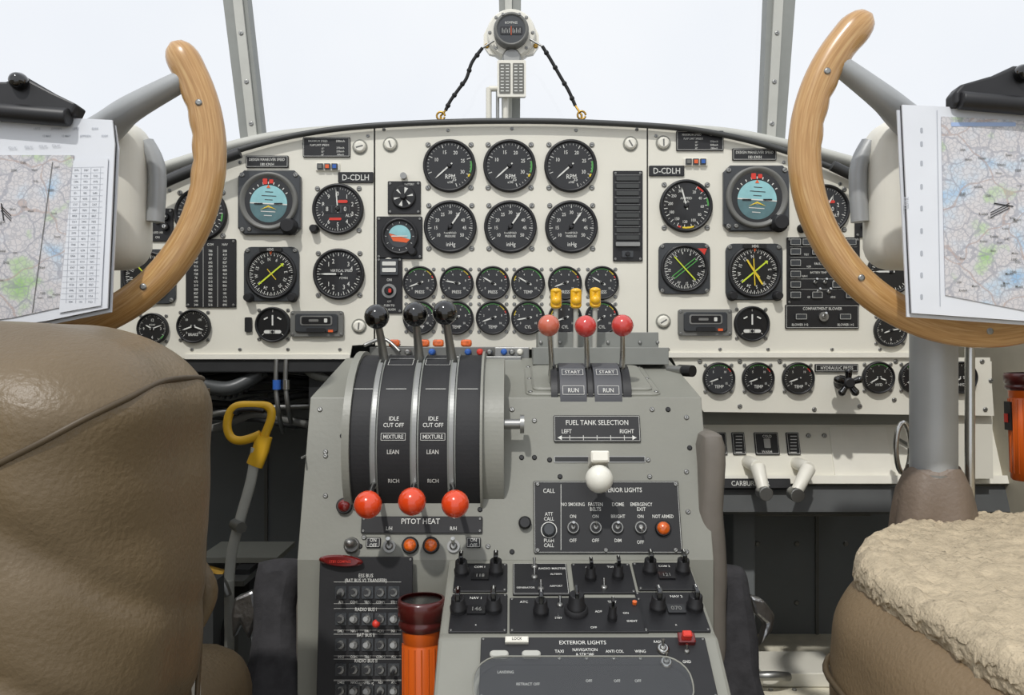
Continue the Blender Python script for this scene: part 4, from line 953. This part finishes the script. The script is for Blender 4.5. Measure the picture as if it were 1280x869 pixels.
sheets('map_clipboard',[(1125,133),(1280,140),(1440,150),(1440,412),(1280,402),(1137,392)],[(1173,148),(1290,154),(1430,160),(1430,400),(1290,392),(1178,370)],MAP2,exR)
def clip(name,L,barL,pv):
    b=B(name,fr.M); b.prism(pts(fr,L),-.004,.014,BLK,.003)
    (u0,v0),(u1,v1)=barL; x0,y0,_=fr.p(u0,v0); x1,y1,_=fr.p(u1,v1); b.tube([(x0,y0,.014),(x1,y1,.014)],.009,BLK,14,k=0)
    x,y,k=fr.p(*pv); b.lathe(x,y,[(11*k,.012),(11*k,.018),(8*k,.024),(3*k,.026)],GBLK,20)
    b.done(.002)
clip('spring_clip',[(-60,108),(18,108),(28,99),(40,101),(78,123),(106,137),(100,150),(-60,146)],[(-70,140),(96,153)],(36,110))
clip('spring_clip',[(1184,122),(1192,112),(1230,101),(1258,88),(1278,88),(1330,98),(1400,120),(1400,140),(1184,138)],[(1190,132),(1400,150)],(1266,100))
# ================= SEATS
b=B('cockpit_seat')
def dfL(q):
    z=(q.z+.235)/.47
    q=q.copy(); q.x+= -.012*(max(0,z-.75)/.25)**2*(1 if q.x>0 else -1)
    q.y+=.03*(z-.5)
    def fl(t,w,a): return math.exp(-(t/w)**2)*a
    fold=fl(q.z+.03+.5*(q.x-.25)+.25*q.y,.010,.007)+fl(q.z+.08+.4*(q.x-.25)-.1*q.y,.009,.006)+fl(q.z-.05+.7*(q.x-.25)+.3*q.y,.012,.005)+fl(q.z+.13-.3*(q.x-.25)+.2*q.y,.010,.005)
    fold*=max(0,min(1,(q.x-.04)/.14))
    n=noise.noise(q*8+Vector((3,1,7)))*.012+noise.noise(Vector((q.x*6,q.y*6,q.z*22)))*.005
    return q+Vector((n*1.2-fold,-n+fold,n*.3))
c=(-.508,.575,CZ-.222)
mp=roundbox(b,c,(.27,.1,.242),.075,LEA,80,dfL)
def seam(P,r=.0022): b.tube([mp(p) for p in P],r,LEA2,8)
seam([(-.25,-.1,.05),(-.1,-.1,.07),(.05,-.1,.10),(.15,-.1,.13),(.21,-.1,.158),(.25,-.1,.178),(.27,-.07,.192),(.27,-.02,.2),(.27,.05,.2),(.27,.1,.2)])
seam([(.27,.06,.19),(.27,.07,.05),(.27,.06,-.1),(.27,.04,-.2)])
seam([(.0,-.1,-.2),(.08,-.1,-.15),(.15,-.1,-.10),(.19,-.1,-.075),(.22,-.1,-.08),(.25,-.1,-.12),(.27,-.09,-.16),(.27,-.05,-.2)])
for p in((.245,-.1,-.055),(.15,-.1,-.085)):
    b.sph(mp(p),.006,STL,14)
roundbox(b,(-.52,.72,CZ-.40),(.235,.2,.075),.05,LEA,14)
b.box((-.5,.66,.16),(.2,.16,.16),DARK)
b.box((-.275,.58,CZ-.42),(.012,.05,.06),CREAM2)
b.done()
b=B('seat_recline_bracket'); 
b.tube([W(236,700,.70),W(256,738,.70),W(240,778,.70)],.012,LEA,10,flat=.7); b.box(W(222,845,.66),(.012,.02,.05),WFR2); b.tube([W(195,869,.6),W(240,800,.66)],.006,CHR,10,k=0)
b.tube([W(228,790,.68),W(220,830,.66),W(200,880,.62)],.012,WFR2,10,flat=.4); b.done(.002)
b=B('cockpit_seat')
cc=Vector((.565,.68,0))
def plan(q,x0):
    ya=q.y+.68; xl=0.0
    if ya>.70: xl=.22*((ya-.70)/.26)**2
    f=max(0,(.27-q.x)/.54); return q+Vector((xl*f,0,0))
def dfR(q):
    q=plan(q,0); n=noise.noise(q*7)*.009+noise.noise(q*20)*.002; bul=-.010*max(0,1-(q.z/.12)**2)*(1 if q.x<-.1 else 0); return q+Vector((n+bul,n,n*.4))
roundbox(b,(cc.x,cc.y-.01,CZ-.335),(.270,.272,.125),.055,LEAR,40,dfR)
def dfF(q):
    q=plan(q,0); n=noise.noise(q*10)*.003+noise.noise(q*45)*.002+noise.noise(q*110)*.002+noise.noise(q*230)*.0018
    return q+Vector((n,n,n*1.5))
roundbox(b,(cc.x+.012,cc.y+.005,CZ-.212),(.262,.27,.018),.017,FLC,170,dfF)
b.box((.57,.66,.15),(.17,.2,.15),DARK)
b.tube([Vector((cc.x,cc.y-.01,CZ-.30))+dfR(Vector(p)) for p in((-.272,-.2,.0),(-.272,0,.0),(-.272,.1,.0),(-.25,.2,.0))],.003,LEA2,8)
b.done()
# ================= LIGHT / WORLD / CAMERA
w=bpy.data.worlds.new('overcast_sky'); scn.world=w; w.use_nodes=True; nt=w.node_tree; bg=nt.nodes['Background']
tc=nt.nodes.new('ShaderNodeTexCoord'); n=nt.nodes.new('ShaderNodeTexNoise'); n.inputs['Scale'].default_value=1.6; n.inputs['Detail'].default_value=4
nt.links.new(tc.outputs['Generated'],n.inputs['Vector'])
r=nt.nodes.new('ShaderNodeValToRGB'); r.color_ramp.elements[0].position=.3; r.color_ramp.elements[0].color=(.82,.86,.93,1); r.color_ramp.elements[1].position=.7; r.color_ramp.elements[1].color=(.96,.975,1,1)
nt.links.new(n.outputs['Fac'],r.inputs[0]); nt.links.new(r.outputs[0],bg.inputs[0]); bg.inputs[1].default_value=1.0
sd=bpy.data.lights.new('sun','SUN'); sd.energy=2.1; sd.angle=.03; sd.color=(1,.98,.95)
so=bpy.data.objects.new('sun',sd); scn.collection.objects.link(so); so.rotation_euler=Vector((.22,.72,-.95)).to_track_quat('-Z','Y').to_euler(); so.location=(-1,-1,3)
cd=bpy.data.cameras.new('camera'); cd.sensor_width=36; cd.sensor_fit='HORIZONTAL'; cd.lens=1000/1280*36; cd.clip_start=.01
co=bpy.data.objects.new('camera',cd); scn.collection.objects.link(co); co.location=C; co.rotation_euler=(math.pi/2,0,0); scn.camera=co
scn.view_settings.view_transform='Standard'; scn.view_settings.look='None'
